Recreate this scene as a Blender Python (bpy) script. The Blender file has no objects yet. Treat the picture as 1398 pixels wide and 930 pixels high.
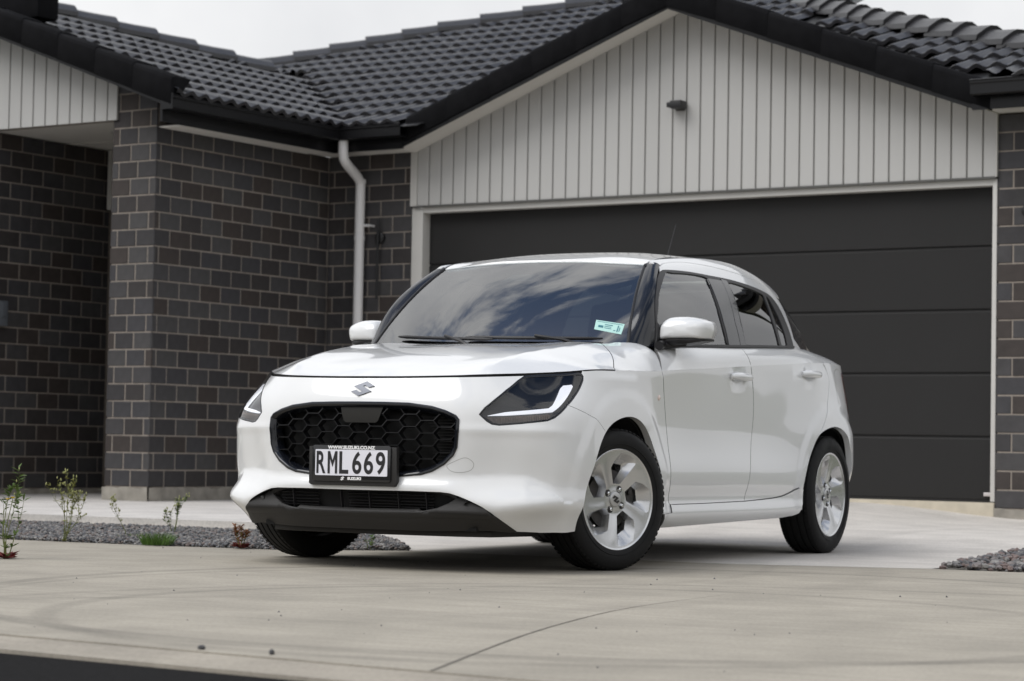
import bpy, bmesh, math, random
import numpy as np
from mathutils import Vector, Matrix
from mathutils.geometry import delaunay_2d_cdt
random.seed(7); RNG = np.random.default_rng(11)
S = bpy.context.scene; COL = S.collection
# ---------------------------------------------------------------- camera (world = car axes: x forward, y left, z up, metres)
CAM_POS = Vector((9.1932, 5.3267, .5175)); YAW, PITCH, ROLL = 208.72285, 2.58969, 1.03363
def make_camera():
    y, p, r = (math.radians(a) for a in (YAW, PITCH, ROLL))
    f = Vector((math.cos(p)*math.cos(y), math.cos(p)*math.sin(y), math.sin(p)))
    ri = f.cross(Vector((0, 0, 1))).normalized(); up = ri.cross(f)
    ri, up = math.cos(r)*ri + math.sin(r)*up, -math.sin(r)*ri + math.cos(r)*up
    cd = bpy.data.cameras.new('camera'); c = bpy.data.objects.new('camera', cd); COL.objects.link(c)
    M = Matrix((ri, up, -f)).transposed().to_4x4(); M.translation = CAM_POS; c.matrix_world = M
    cd.sensor_width = 36; cd.lens = 3242.68/1398*36; cd.clip_start = .1; cd.clip_end = 2000
    cd.dof.use_dof = True; cd.dof.focus_distance = 9.6; cd.dof.aperture_fstop = 4.8
    S.camera = c
make_camera()
# ---------------------------------------------------------------- sky, sun, exposure
SUN_EL, SUN_AZ = math.radians(53), math.radians(-36)      # azimuth measured from +x towards +y
def make_sky():
    w = bpy.data.worlds.new('World'); S.world = w; w.use_nodes = True
    nt = w.node_tree; nt.nodes.clear(); N = nt.nodes.new; L = nt.links.new
    out = N('ShaderNodeOutputWorld'); bg = N('ShaderNodeBackground'); bg.inputs[1].default_value = .070
    sky = N('ShaderNodeTexSky'); sky.sky_type = 'NISHITA'; sky.sun_disc = False
    sky.sun_elevation = SUN_EL; sky.sun_rotation = math.pi/2 - SUN_AZ
    tc = N('ShaderNodeTexCoord'); mp = N('ShaderNodeMapping'); mp.inputs['Rotation'].default_value = (.3, .2, CLOUD_ROT); mp.inputs['Scale'].default_value = (1.5, 3.6, 2.4); mp.inputs['Location'].default_value = CLOUD_LOC
    L(tc.outputs['Generated'], mp.inputs[0])
    n1 = N('ShaderNodeTexNoise'); n1.inputs['Scale'].default_value = 1.25; n1.inputs['Detail'].default_value = 9; n1.inputs['Roughness'].default_value = .58; n1.inputs['Distortion'].default_value = .55
    L(mp.outputs[0], n1.inputs[0])
    sx = N('ShaderNodeSeparateXYZ'); L(tc.outputs['Generated'], sx.inputs[0])
    n2 = N('ShaderNodeTexNoise'); n2.inputs['Scale'].default_value = 2.3; n2.inputs['Detail'].default_value = 6; L(mp.outputs[0], n2.inputs[0])
    r2 = N('ShaderNodeValToRGB'); r2.color_ramp.elements[0].position = .3; r2.color_ramp.elements[1].position = .75
    r2.color_ramp.elements[0].color = (7.4, 7.5, 7.75, 1); r2.color_ramp.elements[1].color = (9.6, 9.65, 9.7, 1); L(n2.outputs['Fac'], r2.inputs[0])
    # broken cloud overhead closes up towards the horizon, as a cloud layer seen at a slant does
    bz = N('ShaderNodeMath'); bz.operation = 'MULTIPLY_ADD'; L(sx.outputs['Z'], bz.inputs[0]); bz.inputs[1].default_value = -.62; bz.inputs[2].default_value = .62*CLOUD_CLOSE
    sm = N('ShaderNodeMath'); sm.operation = 'ADD'; L(n1.outputs['Fac'], sm.inputs[0]); L(bz.outputs[0], sm.inputs[1])
    mx = N('ShaderNodeMapRange'); mx.interpolation_type = 'SMOOTHSTEP'; mx.inputs['From Min'].default_value = .44; mx.inputs['From Max'].default_value = .60; L(sm.outputs[0], mx.inputs['Value'])
    # an overcast layer is about three times brighter overhead than at the horizon
    gr_ = N('ShaderNodeMath'); gr_.operation = 'MULTIPLY_ADD'; L(sx.outputs['Z'], gr_.inputs[0]); gr_.inputs[1].default_value = .36; gr_.inputs[2].default_value = .735
    gc = N('ShaderNodeMixRGB'); gc.blend_type = 'MULTIPLY'; gc.inputs[0].default_value = 1; L(r2.outputs[0], gc.inputs[1]); L(gr_.outputs[0], gc.inputs[2])
    mix = N('ShaderNodeMixRGB'); L(mx.outputs[0], mix.inputs[0]); L(sky.outputs[0], mix.inputs[1]); L(gc.outputs[0], mix.inputs[2])
    L(mix.outputs[0], bg.inputs[0]); L(bg.outputs[0], out.inputs[0])
    sd = bpy.data.lights.new('sun', 'SUN'); so = bpy.data.objects.new('sun', sd); COL.objects.link(so)
    sd.energy = 1.25; sd.angle = math.radians(46); sd.color = (1, .985, .96)
    d = Vector((math.cos(SUN_EL)*math.cos(SUN_AZ), math.cos(SUN_EL)*math.sin(SUN_AZ), math.sin(SUN_EL)))
    so.rotation_euler = d.to_track_quat('Z', 'Y').to_euler(); so.location = d*40
CLOUD_ROT, CLOUD_LOC, CLOUD_CLOSE = .6, (2.1, .7, .3), .82
make_sky()
vs = S.view_settings; S.display_settings.display_device = 'sRGB'
vs.view_transform = 'Standard'; vs.look = 'None'; vs.gamma = 1; vs.exposure = 0.88
S.cycles.max_bounces = 8; S.cycles.transparent_max_bounces = 16; S.cycles.caustics_reflective = False; S.cycles.caustics_refractive = False
# ---------------------------------------------------------------- helpers
def mat(name, col, rough=.5, metal=0, coat=0, coat_rough=.03, var=0, var_scale=4, bump=0, bump_scale=60, spec=.5, rvar=0, detail=6, emis=None, stretch=None):
    m = bpy.data.materials.new(name); m.use_nodes = True; nt = m.node_tree; b = nt.nodes['Principled BSDF']; N = nt.nodes.new; L = nt.links.new
    b.inputs['Base Color'].default_value = (*col, 1); b.inputs['Roughness'].default_value = rough; b.inputs['Metallic'].default_value = metal
    b.inputs['Coat Weight'].default_value = coat; b.inputs['Coat Roughness'].default_value = coat_rough; b.inputs['Specular IOR Level'].default_value = spec
    if var or bump or rvar:
        tc = N('ShaderNodeTexCoord'); src = tc.outputs['Object']
        if stretch:
            mp = N('ShaderNodeMapping'); mp.inputs['Scale'].default_value = stretch; L(src, mp.inputs[0]); src = mp.outputs[0]
    if var or rvar:
        n = N('ShaderNodeTexNoise'); n.inputs['Scale'].default_value = var_scale; n.inputs['Detail'].default_value = detail; L(src, n.inputs[0])
        mr = N('ShaderNodeMapRange'); mr.inputs['From Min'].default_value = .3; mr.inputs['From Max'].default_value = .7
        mr.inputs['To Min'].default_value = 1-var; mr.inputs['To Max'].default_value = 1+var; L(n.outputs['Fac'], mr.inputs['Value'])
        if var:
            mx = N('ShaderNodeMixRGB'); mx.blend_type = 'MULTIPLY'; mx.inputs[0].default_value = 1; mx.inputs[1].default_value = (*col, 1); L(mr.outputs[0], mx.inputs[2]); L(mx.outputs[0], b.inputs['Base Color'])
        if rvar:
            m2 = N('ShaderNodeMapRange'); m2.inputs['From Min'].default_value = .3; m2.inputs['From Max'].default_value = .7; m2.inputs['To Min'].default_value = rough-rvar; m2.inputs['To Max'].default_value = rough+rvar; L(n.outputs['Fac'], m2.inputs['Value']); L(m2.outputs[0], b.inputs['Roughness'])
    if bump:
        n = N('ShaderNodeTexNoise'); n.inputs['Scale'].default_value = bump_scale; n.inputs['Detail'].default_value = 4; L(src, n.inputs[0])
        bp = N('ShaderNodeBump'); bp.inputs['Strength'].default_value = bump; bp.inputs['Distance'].default_value = .004; L(n.outputs['Fac'], bp.inputs['Height']); L(bp.outputs[0], b.inputs['Normal'])
    if emis: b.inputs['Emission Color'].default_value = (*emis[0], 1); b.inputs['Emission Strength'].default_value = emis[1]
    return m
def glass_mat(name, tint, ior=1.5, rough=.0):
    m = bpy.data.materials.new(name); m.use_nodes = True; nt = m.node_tree; nt.nodes.clear(); N = nt.nodes.new; L = nt.links.new
    o = N('ShaderNodeOutputMaterial'); mx = N('ShaderNodeMixShader'); t = N('ShaderNodeBsdfTransparent'); g = N('ShaderNodeBsdfGlossy'); fr = N('ShaderNodeFresnel')
    t.inputs[0].default_value = (*tint, 1); g.inputs['Roughness'].default_value = rough; g.inputs['Color'].default_value = (1, 1, 1, 1); fr.inputs[0].default_value = ior
    L(fr.outputs[0], mx.inputs[0]); L(t.outputs[0], mx.inputs[1]); L(g.outputs[0], mx.inputs[2]); L(mx.outputs[0], o.inputs[0]); return m
def empty(name, loc=(0, 0, 0), rot=(0, 0, 0), label=None, cat=None, group=None, parent=None):
    o = bpy.data.objects.new(name, None); COL.objects.link(o); o.location = loc; o.rotation_euler = rot; o.empty_display_size = .1
    if label: o['label'] = label
    if cat: o['category'] = cat
    if group: o['group'] = group
    if parent: o.parent = parent
    return o
def tag(o, label=None, cat=None, group=None, kind=None):
    for k, v in (('label', label), ('category', cat), ('group', group), ('kind', kind)):
        if v: o[k] = v
    return o
def link(name, me, parent=None, m=None):
    o = bpy.data.objects.new(name, me); COL.objects.link(o)
    if parent: o.parent = parent
    if m: me.materials.clear(); me.materials.append(m)
    return o
def pyobj(name, V, Fc, m=None, parent=None, smooth=False, N=None, sharp=None):
    me = bpy.data.meshes.new(name); me.from_pydata([tuple(v) for v in V], [], [tuple(int(i) for i in f) for f in Fc]); me.update()
    if smooth: me.shade_smooth()
    if sharp: me.set_sharp_from_angle(angle=math.radians(sharp))
    if N is not None: me.normals_split_custom_set_from_vertices([tuple(n) for n in N])
    return link(name, me, parent, m)
class MB:
    """collects simple solids into one mesh"""
    def __init__(s): s.V = []; s.F = []
    def add(s, V, F): o = len(s.V); s.V += [tuple(v) for v in V]; s.F += [tuple(i+o for i in f) for f in F]; return s
    def box(s, a, b):
        (x0, y0, z0), (x1, y1, z1) = a, b
        return s.add([(x0,y0,z0),(x1,y0,z0),(x1,y1,z0),(x0,y1,z0),(x0,y0,z1),(x1,y0,z1),(x1,y1,z1),(x0,y1,z1)], [(3,2,1,0),(4,5,6,7),(0,1,5,4),(1,2,6,5),(2,3,7,6),(3,0,4,7)])
    def prism(s, pts, vec):
        """polygon extruded by vec"""
        n = len(pts); P = [Vector(p) for p in pts]; v = Vector(vec)
        return s.add(P + [p+v for p in P], [tuple(range(n))[::-1], tuple(range(n, 2*n))] + [(i, (i+1) % n, n+(i+1) % n, n+i) for i in range(n)])
    def tube(s, pts, r, k=10, caps=True):
        P = [Vector(p) for p in pts]; n = len(P); rr = [float(a) for a in r] if isinstance(r, (list, tuple)) else [float(r)]*n; V = []; up = None
        for i, p in enumerate(P):
            d = (P[min(i+1, n-1)]-P[max(i-1, 0)]).normalized()
            if up is None: up = d.orthogonal().normalized()
            up = (up - d*up.dot(d)).normalized(); w = d.cross(up)
            V += [p + rr[i]*(math.cos(a)*up + math.sin(a)*w) for a in (2*math.pi*j/k for j in range(k))]
        F = [(i*k+j, i*k+(j+1) % k, (i+1)*k+(j+1) % k, (i+1)*k+j) for i in range(n-1) for j in range(k)]
        if caps: F += [tuple(range(k))[::-1], tuple(range((n-1)*k, n*k))]
        return s.add(V, F)
    def lathe(s, prof, k=48, axis='y', c=(0, 0, 0), closed=False):
        """prof: (axial, radius)"""
        V = []; n = len(prof)
        for j in range(k):
            a = 2*math.pi*j/k
            for h, r in prof:
                q = (r*math.cos(a), h, r*math.sin(a)) if axis == 'y' else ((r*math.cos(a), r*math.sin(a), h) if axis == 'z' else (h, r*math.cos(a), r*math.sin(a)))
                V.append((q[0]+c[0], q[1]+c[1], q[2]+c[2]))
        m = n if closed else n-1
        F = [(j*n+i, j*n+(i+1) % n, ((j+1) % k)*n+(i+1) % n, ((j+1) % k)*n+i) for j in range(k) for i in range(m)]
        return s.add(V, F)
    def build(s, name, m=None, parent=None, smooth=False, bevel=0, sharp=None, seg=2, fix=True):
        me = bpy.data.meshes.new(name); me.from_pydata(s.V, [], s.F); me.update()
        if bevel or fix:
            bm = bmesh.new(); bm.from_mesh(me)
            if fix: bmesh.ops.recalc_face_normals(bm, faces=bm.faces)
            if bevel: bmesh.ops.bevel(bm, geom=[e for e in bm.edges if e.is_manifold and e.calc_face_angle(0) > .5], offset=bevel, segments=seg, profile=.6, affect='EDGES', clamp_overlap=True)
            bm.to_mesh(me); bm.free()
        if smooth or bevel: me.shade_smooth(); me.set_sharp_from_angle(angle=math.radians(sharp or (50 if bevel else 40)))
        return link(name, me, parent, m)
def cr(pts, n=6, closed=False):
    """Catmull-Rom through 2-D points"""
    P = np.array(pts, float); k = len(P); out = []
    for i in range(k if closed else k-1):
        g = lambda j: P[j % k] if closed else P[min(max(j, 0), k-1)]
        a, b, c, d = g(i-1), g(i), g(i+1), g(i+2)
        for t in np.arange(n)/n: out.append(.5*((2*b)+(c-a)*t+(2*a-5*b+4*c-d)*t*t+(3*b-a-3*c+d)*t**3))
    if not closed: out.append(P[-1])
    return np.array(out)
def in_poly(P, poly):
    x, y = P[:, 0], P[:, 1]; c = np.zeros(len(P), bool); n = len(poly)
    for i in range(n):
        (x0, y0), (x1, y1) = poly[i], poly[i-1]
        m = (y0 > y) != (y1 > y)
        with np.errstate(divide='ignore', invalid='ignore'): c ^= m & (x < (x1-x0)*(y-y0)/(y1-y0+1e-300)+x0)
    return c
def resample(P, step):
    out = []
    for a, b in zip(P[:-1], P[1:]):
        n = max(1, int(np.ceil(np.linalg.norm(b-a)/step))); out += [a+(b-a)*i/n for i in range(n)]
    return out
def outline(segs, step):
    """segs: list of (points, gap) polylines end to end -> closed outline with a gap per point, anticlockwise"""
    P = []; G = []
    for pts, g in segs:
        pts = np.array(pts, float)
        q = resample(pts, step); q.append(pts[-1])
        for p in q:
            if P and np.linalg.norm(P[-1]-p) < step*.2:
                if g < G[-1]: G[-1] = g
                continue
            P.append(np.array(p)); G.append(g)
    while np.linalg.norm(P[0]-P[-1]) < step*.2: P.pop(); G[0] = min(G[0], G.pop())
    P = np.array(P); G = np.array(G)
    A = .5*np.sum(P[:, 0]*np.roll(P[:, 1], -1)-np.roll(P[:, 0], -1)*P[:, 1])
    if A < 0: P = P[::-1]; G = G[::-1]
    t = np.roll(P, -1, 0)-np.roll(P, 1, 0); t /= np.maximum(np.linalg.norm(t, axis=1, keepdims=True), 1e-9)
    n = np.column_stack([-t[:, 1], t[:, 0]])
    return P + n*G[:, None], G
def cdt(outer, holes, step, extra=()):
    rings = [outer]+list(holes); V = np.vstack(rings); E = []; o = 0
    for r in rings: n = len(r); E += [(o+i, o+(i+1) % n) for i in range(n)]; o += n
    for e in extra: n = len(e); V = np.vstack([V, e]); E += [(o+i, o+i+1) for i in range(n-1)]; o += n
    lo, hi = outer.min(0), outer.max(0)
    gx = np.arange(lo[0], hi[0], step); gy = np.arange(lo[1], hi[1], step*.87)
    X, Y = np.meshgrid(gx, gy); X = X + (np.arange(len(gy)) % 2)[:, None]*step/2; G = np.column_stack([X.ravel(), Y.ravel()])
    G = G[in_poly(G, outer)]
    for h in holes: G = G[~in_poly(G, h)]
    keep = np.ones(len(G), bool)
    for i in range(0, len(G), 2000): keep[i:i+2000] = np.linalg.norm(G[i:i+2000, None]-V[None], axis=2).min(1) > step*.55
    G = G[keep]; allv = np.vstack([V, G])
    vo, _, fo, _, _, _ = delaunay_2d_cdt([Vector(v) for v in allv], E, [], 0, 1e-7)
    vo = np.array([tuple(v) for v in vo]); fo = np.array([f for f in fo if len(f) == 3]); c = vo[fo].mean(1)
    k = in_poly(c, outer)
    for h in holes: k &= ~in_poly(c, h)
    fo = fo[k]
    a = vo[fo]; ar = (a[:, 1, 0]-a[:, 0, 0])*(a[:, 2, 1]-a[:, 0, 1])-(a[:, 1, 1]-a[:, 0, 1])*(a[:, 2, 0]-a[:, 0, 0])
    fo[ar < 0] = fo[ar < 0][:, ::-1]; fo = fo[np.abs(ar) > 1e-10]
    return vo, fo
def edge_loops(F):
    """boundary edges (directed) of a triangle list"""
    s = {}
    for f in F:
        for a, b in ((f[0], f[1]), (f[1], f[2]), (f[2], f[0])): s[(a, b)] = 1
    return [(a, b) for a, b in s if (b, a) not in s]
def patch(f, segs, holes=(), step=.03, offset=0, flange=.014, mirror=False, noflange_gap0=True, extra=()):
    """trim surface f by an outline: returns V, F, N arrays. holes: list of (points, gap)"""
    O, G = outline(segs, step); H = []
    for pts, g in holes:
        h, _ = outline([(np.vstack([pts, pts[:1]]), -g)], step); H.append(h)
    uv, F = cdt(O, H, step, extra)
    P = f(uv); N = _num_n(f, uv)
    sgn = 1.0
    # outward = same side as the triangle winding; make normals point away from the car's core
    core = np.array([-1.1, 0, .6]); d = P-core; d[:, 0] *= .25
    if (N*d).sum(1).mean() < 0: N = -N
    tri = P[F]; tn = np.cross(tri[:, 1]-tri[:, 0], tri[:, 2]-tri[:, 0])
    if (tn*N[F[:, 0]]).sum() < 0: F = F[:, ::-1]
    P = P + N*offset; V = [P]; NN = [N]; FF = [F]
    if flange:
        g0 = O[G == 0] if noflange_gap0 else np.zeros((0, 2))
        ed = edge_loops(F.tolist()); n0 = len(P); vi = {}; fv = []; fn = []
        for a, b in ed:
            if len(g0) and np.linalg.norm(g0-uv[a], axis=1).min() < 1e-6 and np.linalg.norm(g0-uv[b], axis=1).min() < 1e-6: continue
            t = P[b]-P[a]; o = np.cross(t, N[a]); o /= max(np.linalg.norm(o), 1e-9)
            i = n0+len(fv); fv += [P[a], P[b], P[b]-N[b]*flange, P[a]-N[a]*flange]; fn += [o*.7+N[a]*.7, o*.7+N[b]*.7, o, o]
            FF.append(np.array([[i, i+3, i+2], [i, i+2, i+1]]))
        if fv: V.append(np.array(fv)); q = np.array(fn); NN.append(q/np.linalg.norm(q, axis=1, keepdims=True))
    V = np.vstack(V); N = np.vstack(NN); K = np.concatenate([np.full(len(f), 0 if i == 0 else 1) for i, f in enumerate(FF)]); F = np.vstack(FF)
    return V, F, N, K
def flip_y(p):
    V, F, N, K = p; s = np.array([1, -1, 1]); return V*s, F[:, ::-1], N*s, K
def merge(*ps):
    V = []; F = []; N = []; K = []; o = 0
    for v, f, n, k in ps: V.append(v); F.append(f+o); N.append(n); K.append(k); o += len(v)
    return np.vstack(V), np.vstack(F), np.vstack(N), np.concatenate(K)
def put(name, p, m, parent, label=None, edge_shade=None):
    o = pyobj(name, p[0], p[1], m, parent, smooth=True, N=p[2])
    if edge_shade:  # edge faces get their own dark colour; on panels it paints gap shade
        o.data.materials.append(edge_shade); k = p[3]
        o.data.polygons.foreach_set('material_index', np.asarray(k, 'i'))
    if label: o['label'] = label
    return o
def both(name, p, m, parent, left=None, right=None, edge_shade=None):
    return put(name, p, m, parent, left, edge_shade), put(name, flip_y(p), m, parent, right, edge_shade)
def text_mesh(txt, size, extrude=.0006, sx=1.0, bold=0, align='CENTER', spacing=1.0):
    c = bpy.data.curves.new('text', 'FONT'); c.body = txt; c.size = size; c.extrude = extrude; c.offset = bold; c.align_x = align; c.align_y = 'CENTER'; c.space_character = spacing
    o = bpy.data.objects.new('text', c); COL.objects.link(o); dg = bpy.context.evaluated_depsgraph_get(); dg.update()
    me = bpy.data.meshes.new_from_object(o.evaluated_get(dg)); bpy.data.objects.remove(o); bpy.data.curves.remove(c)
    for v in me.vertices: v.co.x *= sx
    return me
# ---------------------------------------------------------------- the house (axes: x along the garage front, y into the house, z up; origin at the foot of the door's right end)
PSI = 1.486465; HO = Vector((-6.75228, .39813, .21397))
house = empty('house', HO, (0, 0, PSI), 'low dark brick house with a gabled double garage and black tiled roof', 'house')
def h2w(p): return HO + Matrix.Rotation(PSI, 3, 'Z') @ Vector(p)
TINT = [(.040,.039,.043), (.047,.045,.047), (.034,.032,.034), (.039,.031,.028), (.052,.050,.051), (.032,.028,.028)]
M_BR = [mat('charcoal_brick', c, rough=.75, var=.16, var_scale=14, bump=.35, bump_scale=70) for c in TINT]
M_MORTAR = mat('grey_brown_mortar', (.265, .232, .20), rough=.95, var=.12, var_scale=25, bump=.3, bump_scale=120)
M_BOARD = mat('pale_grey_boards', (.44, .436, .424), rough=.6, var=.025, var_scale=3, bump=.06, bump_scale=160, stretch=(1, 1, .05))
M_TRIM = mat('off_white_trim', (.52, .51, .485), rough=.5, var=.03, var_scale=6)
M_SOFFIT = mat('white_soffit', (.66, .64, .60), rough=.7, var=.02)
M_TILE = [mat('black_roof_tile', c, rough=.42, var=.15, var_scale=9, bump=.15, bump_scale=120, coat=.15, coat_rough=.3) for c in ((.021,.0205,.023), (.025,.0245,.027), (.017,.0165,.019))]
M_VERGE = mat('charcoal_verge_tile', (.008, .008, .009), rough=.85, spec=.06, var=.18, var_scale=11, bump=.3, bump_scale=60)
M_GUTTER = mat('black_gutter_metal', (.007, .007, .008), rough=.3, spec=.3)
M_DOOR = mat('charcoal_garage_door', (.023, .0225, .0225), rough=.5, spec=.2, var=.03, var_scale=2, bump=.12, bump_scale=260)
M_FOOT = mat('rough_concrete_footing', (.30, .28, .245), rough=.95, var=.3, var_scale=7, bump=.6, bump_scale=35)
M_PIPE = mat('white_pvc', (.72, .71, .71), rough=.32)
M_BLK = mat('black_powder_coat', (.010, .010, .011), rough=.4)
# ------------------------------------------------ brick walls
_bm = {}
def brick_mesh(L, H, tint):
    """chamfered face block; local x along the wall, z up, face towards -y"""
    k = (round(L, 3), round(H, 3), tint)
    if k not in _bm:
        c = .004; D = .016
        V = [(0, 0, 0), (L, 0, 0), (L, 0, H), (0, 0, H), (0, -D+c, 0), (L, -D+c, 0), (L, -D+c, H), (0, -D+c, H), (c, -D, c), (L-c, -D, c), (L-c, -D, H-c), (c, -D, H-c)]
        F = [(8, 9, 10, 11), (4, 5, 9, 8), (5, 6, 10, 9), (6, 7, 11, 10), (7, 4, 8, 11), (0, 1, 5, 4), (1, 2, 6, 5), (2, 3, 7, 6), (3, 0, 4, 7)]
        me = bpy.data.meshes.new('brick'); me.from_pydata(V, [], F); me.update(); me.materials.append(M_BR[tint]); _bm[k] = me
    return _bm[k]
NBRICK = [0]
def course_cuts(L, off, pitch=.24):
    x = -off; out = []
    while x < L-.012:
        a, b = max(0, x), min(L, x+pitch-.010)
        if b-a > .018: out.append((a, b))
        x += pitch
    return out
def brick_wall(name, origin, ang, L, z0, nc, offs, parent, rows=None, singles=True, body=None, CH=.129, ext=-.012, top=None):
    """wall whose face runs from origin along local x (rotated by ang about z); mortar 8 mm behind the brick faces"""
    w = MB(); topz = top if top else z0+nc*CH; w.box((.012, -.0115, z0), (L+ext, .10, topz)); wall = w.build(name, M_MORTAR, parent)
    wall.matrix_local = Matrix.Translation(origin) @ Matrix.Rotation(ang, 4, 'Z')
    rest = MB(); mats = []
    for c in range(nc-1, -1, -1):
        cuts = rows[c % 2] if rows else course_cuts(L, offs[c % 2])
        for a, b in cuts:
            H = CH-.010
            if top and z0+c*CH+H > top: H = top-(z0+c*CH)
            if H < .02: continue
            t = RNG.integers(0, 6); dy = float(RNG.normal(0, .0008))
            me = brick_mesh(b-a, H, int(t))
            if singles and NBRICK[0] < 300:
                o = bpy.data.objects.new('brick', me); COL.objects.link(o); o.parent = wall; o.location = (a, dy, z0+c*CH+.010); NBRICK[0] += 1
            else:
                rest.add([(v.co.x+a, v.co.y+dy, v.co.z+z0+c*CH+.010) for v in me.vertices], [tuple(p.vertices) for p in me.polygons]); mats += [int(t)]*9
    if rest.F:
        o = rest.build('brick', M_BR[0], wall, fix=False); o['kind'] = 'stuff'
        for m in M_BR[1:]: o.data.materials.append(m)
        o.data.polygons.foreach_set('material_index', np.array(mats, 'i'))
    return wall
BZ = -.045
# pier front (faces -y) : x -6.22 ... -5.776 ; side wall (faces +x) : y -2.2 ... -.1
pr_ = [[(0, .062), (.072, .252), (.262, .444)], [(0, .180), (.190, .372), (.382, .444)]]
brick_wall('brick_pier', (-6.22, -2.2+.016, 0), 0, .444, BZ, 24, None, house, rows=pr_, top=2.98)
brick_wall('brick_wall', (-5.776-.016, -2.2, 0), math.pi/2, 2.1, BZ, 21, (.06, .18), house, ext=.1)
brick_wall('brick_wall', (-5.776, -.1+.016, 0), 0, .842, BZ, 21, (.06, .18), house)
brick_wall('brick_wall', (.036, -.1+.016, 0), 0, 1.10, BZ-.012, 21, (0, .12), house)
brick_wall('brick_wall', (1.136-.016, -.1, 0), math.pi/2, 4.0, BZ-.012, 21, (.06, .18), house, singles=False)
w = MB(); w.box((.05, -.07, -.05), (1.11, 3.8, 2.70)); w.build('wall_core', M_MORTAR, house)
brick_wall('brick_wall', (-7.6-.016, -4.0, 0), math.pi/2, 3.25, -.10, 22, (.05, .17), house, singles=False, ext=.1)
w = MB(); w.box((-6.20, -2.16, BZ), (-5.81, -.11, 2.74)); w.build('wall_core', M_MORTAR, house)
# footings, with an uneven top edge of spilled concrete
def footing(name, pts, z0, z1, t=.02):
    mb = MB()
    for (a, b) in zip(pts[:-1], pts[1:]):
        a, b = Vector((*a, 0)), Vector((*b, 0)); d = (b-a); L = d.length; d /= L; nrm = Vector((d.y, -d.x, 0)); n = max(2, int(L/.05))
        V = []
        for i in range(n+1):
            p = a+d*L*i/n; o = nrm*(.006+RNG.uniform(0, .010)); zt = z1+RNG.uniform(-.006, .010)
            V += [p+nrm*RNG.uniform(.004, .012)+Vector((0, 0, z0)), p+o+Vector((0, 0, zt)), p-nrm*.06+Vector((0, 0, zt))]
        F = [f for i in range(n) for f in ((3*i, 3*i+3, 3*i+4, 3*i+1), (3*i+1, 3*i+4, 3*i+5, 3*i+2))]
        mb.add(V, F)
    return mb.build(name, M_FOOT, house, smooth=True, sharp=50)
footing('footing', [(-6.225, -1.2), (-6.225, -2.205), (-5.772, -2.205), (-5.772, -.1), (-4.93, -.105)], -.20, BZ)
footing('footing', [(.036, -.105), (1.14, -.105), (1.14, 3.9)], -.24, BZ-.012)
footing('footing', [(-7.6, -4.0), (-7.6, -.75)], -.22, -.10)
mb = MB(); mb.box((-6.42, -1.30, -.10), (-6.23, -1.12, -.03)); mb.build('step_block', M_FOOT, house, bevel=.006)
# porch: back wall with a dark door, pale panel above, ceiling
mb = MB(); mb.box((-7.6, -.72, -.2), (-6.2, -.66, 2.76)); mb.build('porch_back_wall', M_BLK, house)
mb = MB(); mb.box((-7.58, -.80, 2.24), (-7.0, -.722, 2.738)); mb.box((-7.57, -.815, 2.24), (-7.53, -.801, 2.738)); mb.build('porch_trim', M_TRIM, house)
mb = MB(); mb.box((-9.5, -2.19, 2.745), (-6.222, -.45, 2.765)); mb.box((-7.58, -1.25, 2.735), (-6.222, -1.21, 2.744)); mb.build('porch_ceiling', M_SOFFIT, house)
mb = MB(); mb.lathe([(2.735, .001), (2.735, .05), (2.741, .055), (2.7445, .055)], 24, 'z', (-6.72, -1.62, 0)); mb.build('ceiling_light', M_TRIM, house, smooth=True)
mb = MB(); mb.box((-7.5995, -2.03, 1.20), (-7.545, -1.94, 1.40)); mb.box((-7.5445, -2.015, 1.27), (-7.535, -1.955, 1.385)); mb.build('meter_box', mat('grey_plastic_box', (.10, .11, .125), rough=.5), house, bevel=.006)
# ------------------------------------------------ vertical boards
def boards(name, x0, x1, pitch, zb, ztop, y, face_t=.018, gap=.011):
    back = MB(); xs_ = [x0, x1]; pk = -2.42 if x0 < -2.42 < x1 else None
    if pk: xs_ = [x0, pk, x1]
    back.prism([(x, y+.012, zb+.003) for x in (x0, x1)] + [(x, y+.012, ztop(x)-.003) for x in xs_[::-1]], (0, .02, 0))
    par = back.build(name, mat('board_groove', (.22, .215, .20), rough=.8) if 'board_groove' not in bpy.data.materials else bpy.data.materials['board_groove'], house)
    x = x0
    while x < x1-.02:
        a, b = x, min(x+pitch-gap, x1); p = [(a, zb), (b, zb), (b, ztop(b))]
        if pk and a < pk < b: p.append((pk, ztop(pk)))
        p.append((a, ztop(a))); c = .003
        mb = MB(); n = len(p); cx, cz = sum(q[0] for q in p)/n, sum(q[1] for q in p)/n
        ins = [(q[0]+c*(1 if q[0] < cx else -1), q[1]+c*(1 if q[1] < cz else -1)) for q in p]
        V = [(q[0], y+.0118, q[1]) for q in p]+[(q[0], y+c, q[1]) for q in p]+[(q[0], y, q[1]) for q in ins]
        mb.add(V, [tuple(range(2*n, 3*n))]+[(i, (i+1) % n, n+(i+1) % n, n+i) for i in range(n)]+[(n+i, n+(i+1) % n, 2*n+(i+1) % n, 2*n+i) for i in range(n)])
        mb.build('board', M_BOARD, par); x += pitch
    return par
rake = lambda x: 3.605-.382*abs(x+2.42)
gb = boards('gable_cladding', -4.865, .028, .1172, 2.224, lambda x: rake(x)-.002, -.118)
wt = lambda x: 2.987+.377*(-6.147-x)
boards('porch_cladding', -9.0, -6.168+.0, .1305, 2.732, lambda x: wt(x)+.02, -2.222)
mb = MB(); mb.box((-9.0, -2.20, 2.74), (-6.225, -2.10, 2.95)); mb.build('porch_beam', M_MORTAR, house)
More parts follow.
